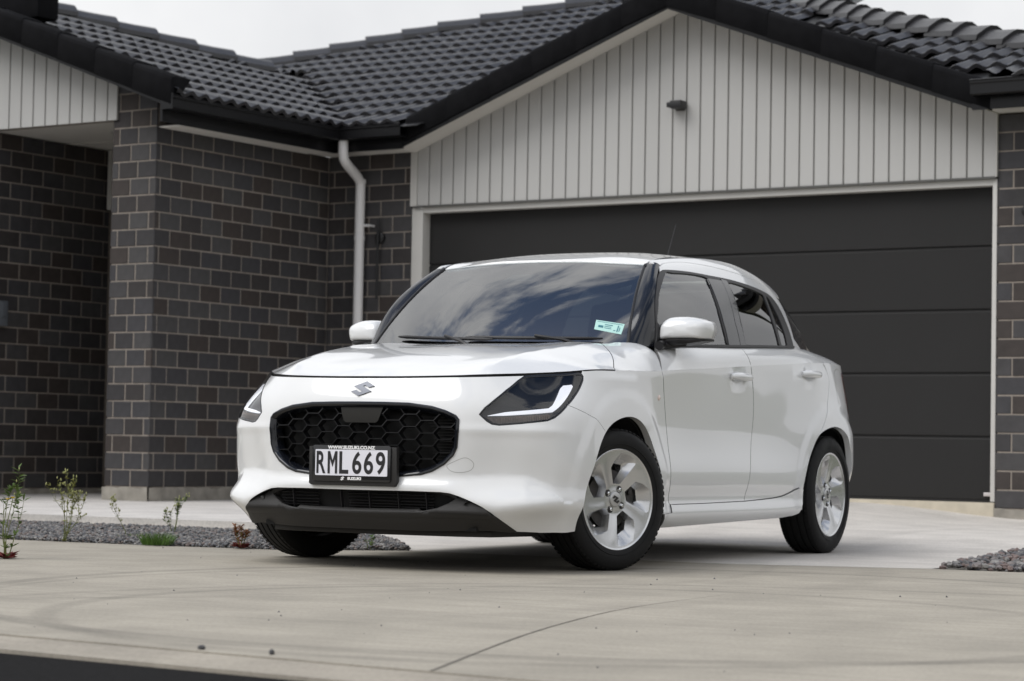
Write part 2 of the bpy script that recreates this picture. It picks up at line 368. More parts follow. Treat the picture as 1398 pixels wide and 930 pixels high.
mb = MB(); mb.box((-4.93, -.098, 2.23), (.05, .2, 2.75)); mb.build('garage_lintel', M_MORTAR, house)
# flashing under the boards, head and jambs of the garage opening
mb = MB(); mb.box((-4.90, -.128, 2.212), (.032, -.099, 2.222)); mb.build('flashing', mat('dull_grey_flashing', (.10, .10, .095), rough=.4), house)
mb = MB(); mb.box((-4.817, -.098, 2.168), (.001, .03, 2.211)); mb.build('door_head', M_TRIM, house)
for a, b in ((-4.925, -4.818), (.002, .034)):
    mb = MB(); mb.box((a, -.101, -.005), (b, .04, 2.211)); mb.build('door_jamb', M_TRIM, house, bevel=.002)
mb = MB(); mb.box((-4.93, -.125, 2.223), (-4.867, -.10, rake(-4.90))); mb.build('corner_board', M_TRIM, house)
mb = MB(); mb.box((.0295, -.125, 2.223), (.040, -.10, rake(.03))); mb.build('corner_board', M_TRIM, house)
# ------------------------------------------------ sectional garage door
gd = empty('garage_door', parent=house)
for k in range(5):
    z0, z1 = .004+.44*k, .44*(k+1)-.004
    if k == 4: z1 = 2.19
    mb = MB(); V = []
    prof = [(.02, z0), (-.000, z0+.0), (-.002, z0+.006), (-.002, z1-.016), (.006, z1-.008), (.006, z1), (.02, z1)]
    n = len(prof); V = [(-4.816, y, z) for y, z in prof]+[(0.0, y, z) for y, z in prof]
    mb.add(V, [(i, i+1, n+i+1, n+i) for i in range(n-1)]); mb.build('door_panel', M_DOOR, gd)
mb = MB(); mb.box((-4.816, -.004, -.012), (0, .02, .003)); mb.build('door_seal', M_BLK, gd)
mb = MB(); mb.box((-4.816, .021, 0), (0, .03, 2.19)); mb.build('door_backing', M_BLK, gd)
mb = MB(); mb.box((-.075, -.03, .030), (.0, -.004, .056)); mb.build('door_bolt', mat('pale_zinc', (.6, .56, .56), rough=.4, metal=.3), gd, bevel=.003)
mb = MB(); mb.box((-4.95, -.115, -.30), (.034, .05, -.013)); mb.build('garage_slab', mat('stained_slab_edge', (.50, .45, .36), rough=.9, var=.12, var_scale=9, bump=.3), house, bevel=.006)
# ------------------------------------------------ eaves: soffit, fascia, gutters
TH = math.atan(.386)
mb = MB()
for s in (-1, 1):                                             # raking soffit of the garage gable
    A = [(-2.42+s*d, z) for d, z in ((0, 3.606), (2.47, 3.606-.382*2.47))]
    mb.prism([(x, -.40, z) for x, z in A]+[(x, -.40, z-.009) for x, z in A[::-1]], (0, .30, 0))
mb.build('raking_soffit', M_SOFFIT, house)
for a, b in (((-5.76, -.40, 2.662), (-4.905, -.09, 2.672)), ((.045, -.40, 2.662), (1.45, -.09, 2.672)), ((-5.79, -2.17, 2.658), (-5.48, -.40, 2.668))): MB().box(a, b).build('soffit', M_SOFFIT, house)
for a, b in (((-5.478, -.425, 2.648), (-4.80, -.402, 2.80)), ((-.02, -.425, 2.648), (1.45, -.402, 2.80)), ((-5.478, -2.50, 2.644), (-5.455, -.427, 2.80))): MB().box(a, b).build('fascia', M_GUTTER, house)
def gutter(name, a, b, out):
    """quad gutter swept from a to b (plan), out = outward unit vector"""
    prof = [(0, .0), (0, -.095), (.012, -.104), (.095, -.104), (.108, -.095), (.108, -.030), (.118, -.022), (.118, -.010), (.122, 0), (.114, .004), (.106, -.002), (.104, -.09), (.010, -.095), (.006, 0)]
    n = len(prof); V = []
    for p in (a, b): V += [(p[0]+out[0]*o, p[1]+out[1]*o, 2.835+z) for o, z in prof]
    mb = MB(); mb.add(V, [(i, (i+1) % n, n+(i+1) % n, n+i) for i in range(n)]+[tuple(range(n)), tuple(range(n, 2*n))]); return mb.build(name, M_GUTTER, house)
gutter('gutter', (-5.454, -2.52), (-5.454, -.43), (1, 0)); gutter('gutter', (-5.456, -.426), (-4.745, -.426), (0, -1)); gutter('gutter', (.01, -.426), (1.45, -.426), (0, -1)); gutter('gutter', (1.45, -.426), (1.45, 4.0), (1, 0))
for c in ((-5.454, -2.53, 1, 0),):
    mb = MB(); mb.box((-5.452, -2.528, 2.728), (-5.335, -2.521, 2.845)); mb.build('gutter_end', M_GUTTER, house)
# ------------------------------------------------ tiled roof: every tile its own piece
_SL = math.atan(.385)
def tile_mesh(k):
    """double-roll tile .30 x .36, local x across, y up the slope, z out"""
    nx = 12; V = []
    prof = [(.30*i/nx, .0165*(1-math.cos(2*math.pi*2*i/nx))/1.0) for i in range(nx+1)]
    for x, z in prof: V += [(x, 0, z+.006), (x, 0, z+.036), (x, .012, z+.0385), (x, .37, z+.0045)]
    F = [f for i in range(nx) for f in ((4*i, 4*i+4, 4*i+5, 4*i+1), (4*i+1, 4*i+5, 4*i+6, 4*i+2), (4*i+2, 4*i+6, 4*i+7, 4*i+3))]
    me = bpy.data.meshes.new('roof_tile'); me.from_pydata(V, [], F); me.update(); me.shade_smooth(); me.set_sharp_from_angle(angle=math.radians(40)); me.materials.append(M_TILE[k]); return me
TILES = [tile_mesh(k) for k in range(3)]
def roof_slope(name, M, region, nx, ny, holes_cut=()):
    """tiles over local (x across, y up); region: polygon in that plane; edge tiles are cut to it"""
    base = MB(); base.prism([(p[0], p[1], -.012) for p in region], (0, 0, .006)); par = base.build(name, M_BLK, house); par.matrix_local = M
    R = np.array(region); cnt = 0
    for j in range(ny):
        for i in range(nx):
            x, y = .30*i, .33*j
            c = np.array([(x+.02, y+.02), (x+.28, y+.02), (x+.28, y+.31), (x+.02, y+.31), (x+.15, y+.16)]); ins = in_poly(c, R)
            if not ins.any(): continue
            me = TILES[int(RNG.integers(0, 3))]; loc = Vector((x, y, float(RNG.normal(0, .0015))))
            if not ins.all():
                bm = bmesh.new(); bm.from_mesh(me); bmesh.ops.translate(bm, verts=bm.verts, vec=loc)
                n = len(R)
                for a, b in zip(R, np.roll(R, -1, 0)):
                    d = b-a; nn = Vector((d[1], -d[0], 0)).normalized()
                    bmesh.ops.bisect_plane(bm, geom=bm.verts[:]+bm.edges[:]+bm.faces[:], plane_co=(a[0], a[1], 0), plane_no=nn, clear_outer=True)
                if not bm.faces: bm.free(); continue
                bmesh.ops.translate(bm, verts=bm.verts, vec=-loc); me2 = bpy.data.meshes.new('roof_tile'); bm.to_mesh(me2); bm.free(); me2.materials.append(me.materials[0]); me = me2
            o = bpy.data.objects.new('roof_tile', me); COL.objects.link(o); o.parent = par; o.location = loc; o.rotation_euler = (0, 0, float(RNG.normal(0, .003))); cnt += 1
    return par
cs, sn = math.cos(_SL), math.sin(_SL)
# main front slope: origin on the eave, x along +x of the house, y up the slope
MF = Matrix(((1, 0, 0, -9.0), (0, cs, -sn, -.52), (0, sn, cs, 2.815), (0, 0, 0, 1)))
iF = MF.inverted()
def onF(x, y): p = iF @ Vector((x, y, 2.815+.385*(y+.52))); return (p.x, p.y)
rF = [onF(-5.37, -.52), onF(-4.60, -.52), onF(-4.58, -.43), onF(-2.5, 1.62), onF(-2.6, 5.36), onF(-5.78, 4.30), onF(-7.22, 3.49), onF(-8.75, 2.34), onF(-8.25, 2.15), onF(-5.47, -.52)]
roof_slope('front_roof_slope', MF, rF, 24, 17)
# porch wing slope, facing +x: x runs along +y of the house, y up the slope (-x)
MW = Matrix(((0, -cs, sn, -5.335), (1, 0, 0, -2.56), (0, sn, cs, 2.815), (0, 0, 0, 1)))
iW = MW.inverted()
def onW(x, y): p = iW @ Vector((x, y, 2.815-.385*(x+5.335))); return (p.x, p.y)
rW = [onW(-5.335, -2.50), onW(-5.335, -.46), onW(-7.75, 2.00), onW(-7.60, 1.12), onW(-8.68, -1.9), onW(-8.68, -2.50)]
roof_slope('wing_roof_slope', MW, rW, 14, 12)
# right-hand front slope
rR = [onF(.09, -.52), onF(1.30, -.52), onF(.0, .56), onF(-1.75, 1.95), onF(-3.0, 3.12), onF(-2.4, 1.75), onF(-.22, -.36), onF(.06, -.40)]
roof_slope('side_roof_slope', MF, rR, 40, 12)
def cap_mesh(k, L=.46):
    """angled ridge tile, local x along the ridge"""
    prof = [(-.130, -.095), (-.126, -.055), (-.060, .000), (-.024, .020), (.024, .020), (.060, .0), (.126, -.055), (.130, -.095)]
    V = []; n = len(prof)
    for x, dz, sc_ in ((0, 0, 1), (.0, .024, 1.04), (.10, .014, 1.03), (.2, .004, 1.0), (L, -.014, .96)):
        V += [(x, y*sc_, z+dz) for y, z in prof]
    V = V[n:]; F = [(j*n+i, j*n+i+1, (j+1)*n+i+1, (j+1)*n+i) for j in range(3) for i in range(n-1)]+[tuple(range(n))]
    me = bpy.data.meshes.new('ridge_tile'); me.from_pydata(V, [], F); me.update(); me.materials.append(M_TILE[k]); return me
CAPS = [cap_mesh(k) for k in range(3)]
def caps(name, pts, step=.385):
    par = empty(name, parent=house); P = [Vector(p) for p in pts]
    for a, b in zip(P[:-1], P[1:]):
        d = b-a; n = max(1, round(d.length/step)); x = d.normalized(); yv = Vector((0, 0, 1)).cross(x).normalized(); z = x.cross(yv)
        for i in range(n):
            o = bpy.data.objects.new('ridge_tile', CAPS[int(RNG.integers(0, 3))]); COL.objects.link(o); o.parent = par
            M = Matrix((x, yv, z)).transposed().to_4x4(); M.translation = a+d*(i/n); o.matrix_local = M
zf = lambda x, y: 2.815+.385*(y+.52)+.095
caps('main_hip', [(-8.60, 2.33, zf(0, 2.33)), (-7.22, 3.43, zf(0, 3.43)), (-5.78, 4.26, zf(0, 4.26)), (-3.2, 5.6, zf(0, 5.6))], .40)
caps('wing_hip', [(-7.50, 1.18, 2.815-.385*(-7.50+5.335)+.09), (-8.6, -1.75, 2.815-.385*(-8.6+5.335)+.09)], .40)
caps('side_hip', [(1.15, -.42, zf(0, -.42)), (.85, -.1, zf(0, -.1)), (-.05, .50, zf(0, .50)), (-1.80, 1.90, zf(0, 1.9)), (-3.0, 3.05, zf(0, 3.05))], .36)
mb = MB(); mb.box((-7.85, -2.12, 3.62), (-7.13, -1.88, 3.86)); mb.build('ridge_end', M_VERGE, house, bevel=.03)
# verge tiles down the gable edges
def verge(name, pk, ends, y0, low, tall, step=.43):
    par = empty(name, parent=house)
    for (x0, x1) in ends:
        n = round(abs(x1-x0)/step*1.07); s = 1 if x1 > x0 else -1
        for i in range(n):
            a, b = x0+(x1-x0)*i/n, x0+(x1-x0)*(i+1)/n+s*.012
            V = []; lift = .012
            for x, t in ((a, 0), (b, lift)):
                zl = low(x); V += [(x, y0+t*.0, zl-.0+t*.5), (x, y0-t*.4, zl+tall-.035+t), (x, y0+.012, zl+tall-.010+t), (x, y0+.04, zl+tall+t), (x, y0+.22, zl+tall-.002+t), (x, y0+.03, zl)]
            k = 6; mb = MB(); mb.add(V, [(j, (j+1) % k, k+(j+1) % k, k+j) for j in range(k)]+[tuple(range(k))[::-1], tuple(range(k, 2*k))]); o = mb.build('verge_tile', M_VERGE, par, bevel=.003, seg=1)
    return par
lowg = lambda x: 3.552-.373*abs(x+2.42)
verge('garage_verge', -2.42, [(-2.40, -4.76), (-2.44, .10)], -.425, lambda x: lowg(x)+.028, .195)
mb = MB()
for s in (-1, 1):
    A = [(-2.42+s*d, lowg(-2.42+s*d)) for d in (0, 2.40)]
    mb.prism([(x, -.412, z) for x, z in A]+[(x, -.412, z+.12) for x, z in A[::-1]], (0, .012, 0))
mb.build('barge_board', M_GUTTER, house)
# garage gable roof behind the verge (only its edges show)
mb = MB()
for s in (-1, 1):
    A = [(-2.42+s*d, lowg(-2.42+s*d)+.12) for d in (0, 2.40)]; mb.prism([(x, -.40, z) for x, z in A]+[(x, -.40, z+.05) for x, z in A[::-1]], (0, 3.2, 0))
mb.build('gable_roof', M_TILE[0], house)
loww = lambda x: 2.762+.365*(-5.371-x)
verge('wing_verge', 0, [(-9.2, -5.36)], -2.53, loww, .205)
mb = MB(); A = [(-9.2, loww(-9.2)), (-5.40, loww(-5.40))]; mb.prism([(x, -2.515, z-.02) for x, z in A]+[(x, -2.515, z+.12) for x, z in A[::-1]], (0, .30, 0)); mb.build('wing_barge', M_GUTTER, house)
# ------------------------------------------------ rainwater pipe
mb = MB(); P = [(-5.352, -.470, 2.735), (-5.352, -.470, 2.62)] + [(-5.352-.004*t, -.470+.06*t, 2.62-.05*t-.02*math.sin(t*math.pi)) for t in (.25, .5, .75)]
zs = np.linspace(0, 1, 9); P = [(-5.350, -.470, 2.735), (-5.350, -.470, 2.640)]
for t in zs[1:]:
    q = .5-.5*math.cos(math.pi*t); P.append((-5.350-.052*q, -.470+.305*q, 2.615-.20*t))
P += [(-5.402, -.165, 2.36), (-5.402, -.165, -.16)]
mb.tube(P, .040, 20); dp = mb.build('rainwater_pipe', M_PIPE, house, smooth=True)
mb = MB()
for z in (2.44, 1.98): mb.lathe([(z-.018, .0405), (z-.018, .0435), (z+.018, .0435), (z+.018, .0405)], 20, 'z', (-5.402, -.165, 0))
mb.build('pipe_collar', M_PIPE, dp, smooth=True, sharp=30)
mb = MB(); mb.tube([(-5.37, -.165, 1.98+.10), (-5.305, -.165, 1.98+.10)], .011, 10); mb.tube([(-5.31, -.165, 2.08), (-5.305, -.10, 2.08)], .010, 8); mb.build('pipe_bracket', M_PIPE, dp, smooth=True)
# ------------------------------------------------ things fixed to the house
def wall_lamp(x, label):
    t = empty('wall_lamp', tuple(h2w((x, -.1, 1.98))), (0, 0, PSI), label, 'wall lamp', 'slim black wall lamps either side of the garage')
    mb = MB(); mb.lathe([(-.035, .001), (-.035, .040), (-.030, .046), (.0, .047)], 32, 'y'); mb.build('lamp_boss', M_BLK, t, smooth=True, sharp=40)
    mb = MB(); mb.tube([(.0, -.045, .155), (.0, -.045, -.50)], .010, 12); mb.build('lamp_rod', M_BLK, t, smooth=True)
    return t
wall_lamp(-5.232, 'slim black wall lamp on the brick beside the white rainwater pipe'); wall_lamp(.268, 'slim black wall lamp on the brick right of the garage door')
t = empty('security_sensor', tuple(h2w((-2.465, -.118, 2.872))), (0, 0, PSI), 'small black security light on the pale boards above the garage door', 'security light')
mb = MB(); mb.box((-.03, -.02, -.035), (.045, 0, .035)); mb.build('sensor_bracket', M_BLK, t, bevel=.004)
mb = MB(); mb.box((-.025, -.115, -.030), (.068, -.018, .030)); mb.build('sensor_head', M_BLK, t, bevel=.008)
mb = MB(); mb.box((-.062, -.10, -.018), (-.028, -.03, .022)); mb.build('sensor_eye', M_GLOSSY if 'M_GLOSSY' in globals() else M_BLK, t, bevel=.008)
# ---------------------------------------------------------------- ground, paving, road
def concrete(name, col, stain=.10, marks=()):
    m = mat(name, col, rough=.86, var=stain, var_scale=.9, bump=.22, bump_scale=90)
    nt = m.node_tree; N = nt.nodes.new; L = nt.links.new; b = nt.nodes['Principled BSDF']
    src = b.inputs['Base Color'].links[0].from_socket
    tc = N('ShaderNodeTexCoord')
    def mul(src, fac_sock, lo):
        mr = N('ShaderNodeMapRange'); mr.inputs['To Min'].default_value = lo; mr.inputs['To Max'].default_value = 1; L(fac_sock, mr.inputs['Value'])
        mx = N('ShaderNodeMixRGB'); mx.blend_type = 'MULTIPLY'; mx.inputs[0].default_value = 1; L(src, mx.inputs[1]); L(mr.outputs[0], mx.inputs[2]); return mx.outputs[0], mr
    # broom strokes / brushed streaks along y and fine speckle
    mp = N('ShaderNodeMapping'); mp.inputs['Scale'].default_value = (9, .8, 1); L(tc.outputs['Object'], mp.inputs[0])
    n = N('ShaderNodeTexNoise'); n.inputs['Scale'].default_value = 2.2; n.inputs['Detail'].default_value = 8; L(mp.outputs[0], n.inputs[0]); src, r = mul(src, n.outputs['Fac'], .87); r.inputs['From Min'].default_value = .3; r.inputs['From Max'].default_value = .62
    n = N('ShaderNodeTexNoise'); n.inputs['Scale'].default_value = 70; n.inputs['Detail'].default_value = 3; L(tc.outputs['Object'], n.inputs[0]); src, r = mul(src, n.outputs['Fac'], .86); r.inputs['From Min'].default_value = .35; r.inputs['From Max'].default_value = .6
    n = N('ShaderNodeTexNoise'); n.inputs['Scale'].default_value = 3.1; n.inputs['Detail'].default_value = 7; L(tc.outputs['Object'], n.inputs[0]); src, r = mul(src, n.outputs['Fac'], .88); r.inputs['From Min'].default_value = .40; r.inputs['From Max'].default_value = .60
    # tyre scuffs: arcs (centre, radius, half width, strength), broken up by noise
    nb = N('ShaderNodeTexNoise'); nb.inputs['Scale'].default_value = 1.8; nb.inputs['Detail'].default_value = 9; nb.inputs['Roughness'].default_value = .7; L(tc.outputs['Object'], nb.inputs[0])
    for cx, cy, R, wd, st in marks:
        v = N('ShaderNodeVectorMath'); v.operation = 'DISTANCE'; L(tc.outputs['Object'], v.inputs[0]); v.inputs[1].default_value = (cx, cy, 0)
        s = N('ShaderNodeMath'); s.operation = 'SUBTRACT'; L(v.outputs['Value'], s.inputs[0]); s.inputs[1].default_value = R
        a = N('ShaderNodeMath'); a.operation = 'ABSOLUTE'; L(s.outputs[0], a.inputs[0])
        mr = N('ShaderNodeMapRange'); mr.interpolation_type = 'SMOOTHSTEP'; mr.inputs['From Min'].default_value = wd*.3; mr.inputs['From Max'].default_value = wd; mr.inputs['To Min'].default_value = 1; mr.inputs['To Max'].default_value = 0; L(a.outputs[0], mr.inputs['Value'])
        mm = N('ShaderNodeMath'); mm.operation = 'MULTIPLY'; L(mr.outputs[0], mm.inputs[0]); L(nb.outputs['Fac'], mm.inputs[1])
        iv = N('ShaderNodeMath'); iv.operation = 'MULTIPLY_ADD'; L(mm.outputs[0], iv.inputs[0]); iv.inputs[1].default_value = -st; iv.inputs[2].default_value = 1
        mx = N('ShaderNodeMixRGB'); mx.blend_type = 'MULTIPLY'; mx.inputs[0].default_value = 1; L(src, mx.inputs[1]); L(iv.outputs[0], mx.inputs[2]); src = mx.outputs[0]
    L(src, b.inputs['Base Color']); return m
def circ3(a, b, c):
    ax, ay = a; bx, by = b; cx, cy = c; d = 2*(ax*(by-cy)+bx*(cy-ay)+cx*(ay-by))
    ux = ((ax*ax+ay*ay)*(by-cy)+(bx*bx+by*by)*(cy-ay)+(cx*cx+cy*cy)*(ay-by))/d; uy = ((ax*ax+ay*ay)*(cx-bx)+(bx*bx+by*by)*(ax-cx)+(cx*cx+cy*cy)*(bx-ax))/d
    return ux, uy, math.hypot(ax-ux, ay-uy)
arcs = []
for p3, wd, st in (([(2.59,-.36),(1.40,-.46),(.60,-.15)], .06, .42), ([(2.75,-.22),(1.60,-.33),(.80,-.02)], .035, .3), ([(2.86,.40),(2.20,.46),(1.6,.8)], .06, .34), ([(3.2,.1),(2.5,.2),(1.8,.5)], .05, .25), ([(1.35,1.02),(.30,1.10),(-.92,.89)], .08, .16), ([(1.35,1.30),(.30,1.42),(-1.2,1.02)], .05, .14), ([(3.2,1.6),(2.2,1.9),(.6,2.0)], .12, .14)):
    arcs.append((*circ3(*p3), wd, st))
M_APRON = concrete('worn_concrete', (.375, .342, .283), .10, arcs)
M_DRIVE = concrete('new_pale_concrete', (.62, .585, .54), .06, [(*circ3((-.9,1.05),(-2.2,.75),(-4.0,.6)), .09, .12)])
M_PATH = concrete('path_concrete', (.64, .61, .575), .05)
M_KERB = concrete('kerb_concrete', (.36, .325, .27), .16)
M_ROAD = mat('asphalt', (.017, .0168, .017), rough=1.0, spec=.04, var=.25, var_scale=60, bump=.9, bump_scale=220, detail=4)
M_SOIL = mat('dry_soil', (.11, .10, .085), rough=.95, var=.3, var_scale=2, bump=.5)
def slab(name, poly, hf, m, step=.35, depth=.10, kind='structure', bevel=.012):
    O = np.array(resample(np.vstack([poly, poly[:1]]), step))
    A = .5*np.sum(O[:, 0]*np.roll(O[:, 1], -1)-np.roll(O[:, 0], -1)*O[:, 1]); O = O if A > 0 else O[::-1]
    uv, F = cdt(O, [], step); z = np.array([hf(x, y) for x, y in uv]); V = [tuple(v) for v in np.column_stack([uv, z])]; F = [tuple(f) for f in F.tolist()]
    # rounded arris then a vertical side
    cen = uv.mean(0); n0 = len(V)
    for a, b in edge_loops(F):
        i = len(V); V += [V[a], V[b]]; d = np.array(V[b][:2])-np.array(V[a][:2]); o = np.array([d[1], -d[0]]); o = o/max(np.linalg.norm(o), 1e-9)*.0
        V += [(V[b][0], V[b][1], V[b][2]-depth), (V[a][0], V[a][1], V[a][2]-depth)]; F += [(i, i+3, i+2, i+1)]
    return tag(pyobj(name, V, F, m), kind=kind)
kx = lambda y, o=0: 4.28+.118*(y-1.1)+o                       # lip of the apron along the road
rear = [(-.25,-14),(-.29,-5),(-.32,-2.9),(-.37,-1.9),(-.47,-1.25),(-.92,-.76),(-.965,.94),(-1.28,1.80),(-1.31,2.3),(-1.5,4),(-2.4,14)]
flat = lambda x, y: 0.0
rngj = lambda k: .8+.4*math.sin(k*2.3)**2
slab('apron', np.array(rear + [(kx(14), 14), (kx(-14), -14)]), flat, M_APRON, .5)
# the saw cut across the apron, dying out towards the drive
jp = cr([(kx(2.53), 2.53), (3.521, 2.237), (2.896, 2.069), (2.309, 1.945), (1.858, 1.894), (1.25, 1.87)], 6)
jt = np.gradient(jp, axis=0); jt /= np.linalg.norm(jt, axis=1, keepdims=True); jn = np.column_stack([-jt[:, 1], jt[:, 0]]); n = len(jp); V = []
for k, (p, q) in enumerate(zip(jp, jn)):
    w_ = .0042*(1-.8*k/(n-1))*rngj(k); V += [(p[0]+q[0]*w_, p[1]+q[1]*w_, .0012), (p[0]-q[0]*w_, p[1]-q[1]*w_, .0012)]
tag(pyobj('saw_cut', V, [(2*i, 2*i+2, 2*i+3, 2*i+1) for i in range(n-1)], mat('dirty_joint', (.10, .09, .075), rough=.95)), kind='structure')
slab('kerb', np.array([(kx(-14, .004), -14), (kx(-14, .16), -14), (kx(14, .16), 14), (kx(14, .004), 14)]), lambda x, y: -.004-.10*max(0, (x-kx(y, .03)))*1.2, M_KERB, .12, .12)
tag(pyobj('road', [(kx(-60, .16), -60, -.030), (40, -60, -.060), (40, 60, -.060), (kx(60, .16), 60, -.030)], [(0, 1, 2, 3)], M_ROAD), kind='structure')
# driveway up to the garage
def ss(a, b, x): t = min(1, max(0, (x-a)/(b-a))); return t*t*(3-2*t)
def hdrive(x, y):
    u = (x-HO.x)*math.cos(PSI)+(y-HO.y)*math.sin(PSI)
    t = min(1, max(0, (-2.75-x)/3.9)); z = .001+.178*(t*.75+.25*t*t)
    return z - .085*ss(-1.0, .35, u)*ss(.30, 1, t) - .02*ss(.35, 1.2, u)*ss(.30, 1, t)
gd_w = lambda u, y: tuple((h2w((u, y, 0)))[:2])
left = [(-.925,-.765),(-1.0,-.81),(-1.55,-1.22),(-2.15,-1.72),(-2.23,-2.0)]
right = [(-1.285,1.79),(-1.62,1.785),(-2.05,1.79),(-2.9,1.74),(-3.8,1.72),(-5.0,1.9),gd_w(1.5,-.112)]
dr = [(-.925,-.755),(-.972,.94),(-1.285,1.79)]
pd = left[::-1] + dr[1:2] + [(-1.285,1.79)] + right[1:] + [gd_w(-4.95,-.12), gd_w(-5.75,-.12), gd_w(-5.75,-1.0), (-4.4,-3.0)]
slab('driveway', np.array(pd), hdrive, M_DRIVE, .28, .12)
# front path on the porch side
hp_ = lambda x, y: .060+.004*max(0, -2.2-x)
pp = [(-2.235,-2.015),(-4.41,-3.02),gd_w(-5.755,-1.0),gd_w(-5.755,-2.22),gd_w(-6.2,-2.22),gd_w(-6.2,-.7),gd_w(-7.6,-.7),gd_w(-7.6,-6.3),(-2.10,-12),(-2.18,-4.0)]
slab('front_path', np.array(pp), hp_, M_PATH, .3, .055)
slab('path_footing', np.array([(-2.19,-2.03),(-2.06,-12),(-2.3,-12),(-2.4,-2.1)]), lambda x, y: .018, M_KERB, .25, .05)
# the land beyond, out to the horizon
tag(pyobj('ground', [(-400,-400,-.09),(400,-400,-.09),(400,400,-.09),(-400,400,-.09)], [(0,1,2,3)], mat('dull_grass_land', (.085, .095, .045), rough=.95, var=.35, var_scale=.6)), kind='structure')
# ------------------------------------------------ gravel beds
def bed(name, poly, hf, n, r0, r1, cols, over=0):
    P = np.array(poly)
    O = np.array(resample(np.vstack([P, P[:1]]), .15)); A = .5*np.sum(O[:, 0]*np.roll(O[:, 1], -1)-np.roll(O[:, 0], -1)*O[:, 1]); O = O if A > 0 else O[::-1]
    uv, F = cdt(O, [], .12); V = [(x, y, hf(x, y)-.012) for x, y in uv]
    base = tag(pyobj(name+'_bed', V, F.tolist(), M_SOIL, smooth=True), kind='structure')
    lo, hi = P.min(0), P.max(0); V = []; Fc = []; mi = []; k = 0
    ico = [(0,0,1),(.894,0,.447),(.276,.851,.447),(-.724,.526,.447),(-.724,-.526,.447),(.276,-.851,.447),(.724,.526,-.447),(-.276,.851,-.447),(-.894,0,-.447),(-.276,-.851,-.447),(.724,-.526,-.447),(0,0,-1)]
    fi = [(0,1,2),(0,2,3),(0,3,4),(0,4,5),(0,5,1),(1,6,2),(2,7,3),(3,8,4),(4,9,5),(5,10,1),(6,7,2),(7,8,3),(8,9,4),(9,10,5),(10,6,1),(11,7,6),(11,8,7),(11,9,8),(11,10,9),(11,6,10)]
    I = np.array(ico)
    pts = RNG.uniform(lo, hi, (n*3, 2)); pts = pts[in_poly(pts, P)][:n]
    for x, y in pts:
        r = RNG.uniform(r0, r1); s = np.array([1, RNG.uniform(.6, .9), RNG.uniform(.45, .75)])*r
        q = I*s*RNG.uniform(.85, 1.15, (12, 1)); a, b = RNG.uniform(0, 6.28), RNG.normal(0, .35)
        R = np.array(Matrix.Rotation(a, 3, 'Z') @ Matrix.Rotation(b, 3, 'X')); q = q@R.T+[x, y, hf(x, y)+RNG.uniform(-.006, .012)]
        o = len(V); V += q.tolist(); Fc += [(i+o, j+o, l+o) for i, j, l in fi]; mi += [int(RNG.integers(0, len(cols)))]*20
    o = pyobj(name, V, Fc, None, smooth=True, sharp=35)
    for c in cols: o.data.materials.append(c)
    o.data.polygons.foreach_set('material_index', np.array(mi, 'i')); return tag(o, kind='stuff')
GC = [mat('gravel_stone', c, rough=.8, var=.2, var_scale=40) for c in ((.10,.102,.108), (.135,.135,.14), (.18,.172,.165), (.07,.07,.074), (.16,.13,.118), (.24,.23,.22))]
GC2 = [mat('river_pebble', c, rough=.6, var=.2, var_scale=30) for c in ((.12,.115,.115), (.17,.15,.145), (.085,.082,.088), (.15,.11,.10), (.22,.21,.20))]
gl = lambda x, y: .004+.012*min(1, max(0, (-.4-x)/1.6))
bed('gravel', [(-.30,-6.0),(-.325,-2.9),(-.375,-1.9),(-.475,-1.25),(-.925,-.775),(-1.01,-.83),(-1.56,-1.24),(-2.08,-1.70),(-2.05,-4),(-2.0,-6.0)], gl, 30000, .006, .0135, GC)
gr2 = lambda x, y: .010+.03*min(1, max(0, (-1.3-x)/1.2))
bed('pebble_gravel', [(-1.30,1.82),(-1.62,1.80),(-2.05,1.81),(-2.9,1.76),(-3.8,1.74),(-4.2,3.4),(-1.42,3.4),(-1.325,2.3)], gr2, 3600, .014, .026, GC2)

# ------------------------------------------------ weeds, tufts and stray stones
M_STEM = mat('weed_stem', (.115, .135, .035), rough=.7); M_LEAF = mat('weed_leaf', (.075, .125, .022), rough=.6, var=.35, var_scale=30); M_DRYLEAF = mat('yellowing_leaf', (.20, .20, .05), rough=.7, var=.3, var_scale=40)
M_RED = mat('red_leaf', (.14, .022, .020), rough=.6, var=.4, var_scale=40); M_GRASS = mat('grass_blade', (.07, .14, .018), rough=.6, var=.35, var_scale=25); M_YEL = mat('yellow_petal', (.75, .55, .015), rough=.6); M_BUD = mat('pale_bud', (.32, .33, .14), rough=.8)
rnd = random.Random(5)
def leaf(mb, p, d, L, w):
    d = Vector(d).normalized(); s = d.cross(Vector((rnd.uniform(-.4, .4), rnd.uniform(-.4, .4), 1))).normalized(); u = s.cross(d); p = Vector(p)
    mb.add([p, p+d*L*.45+s*w+u*.1*L, p+d*L, p+d*L*.45-s*w+u*.1*L], [(0, 1, 2), (0, 2, 3)])
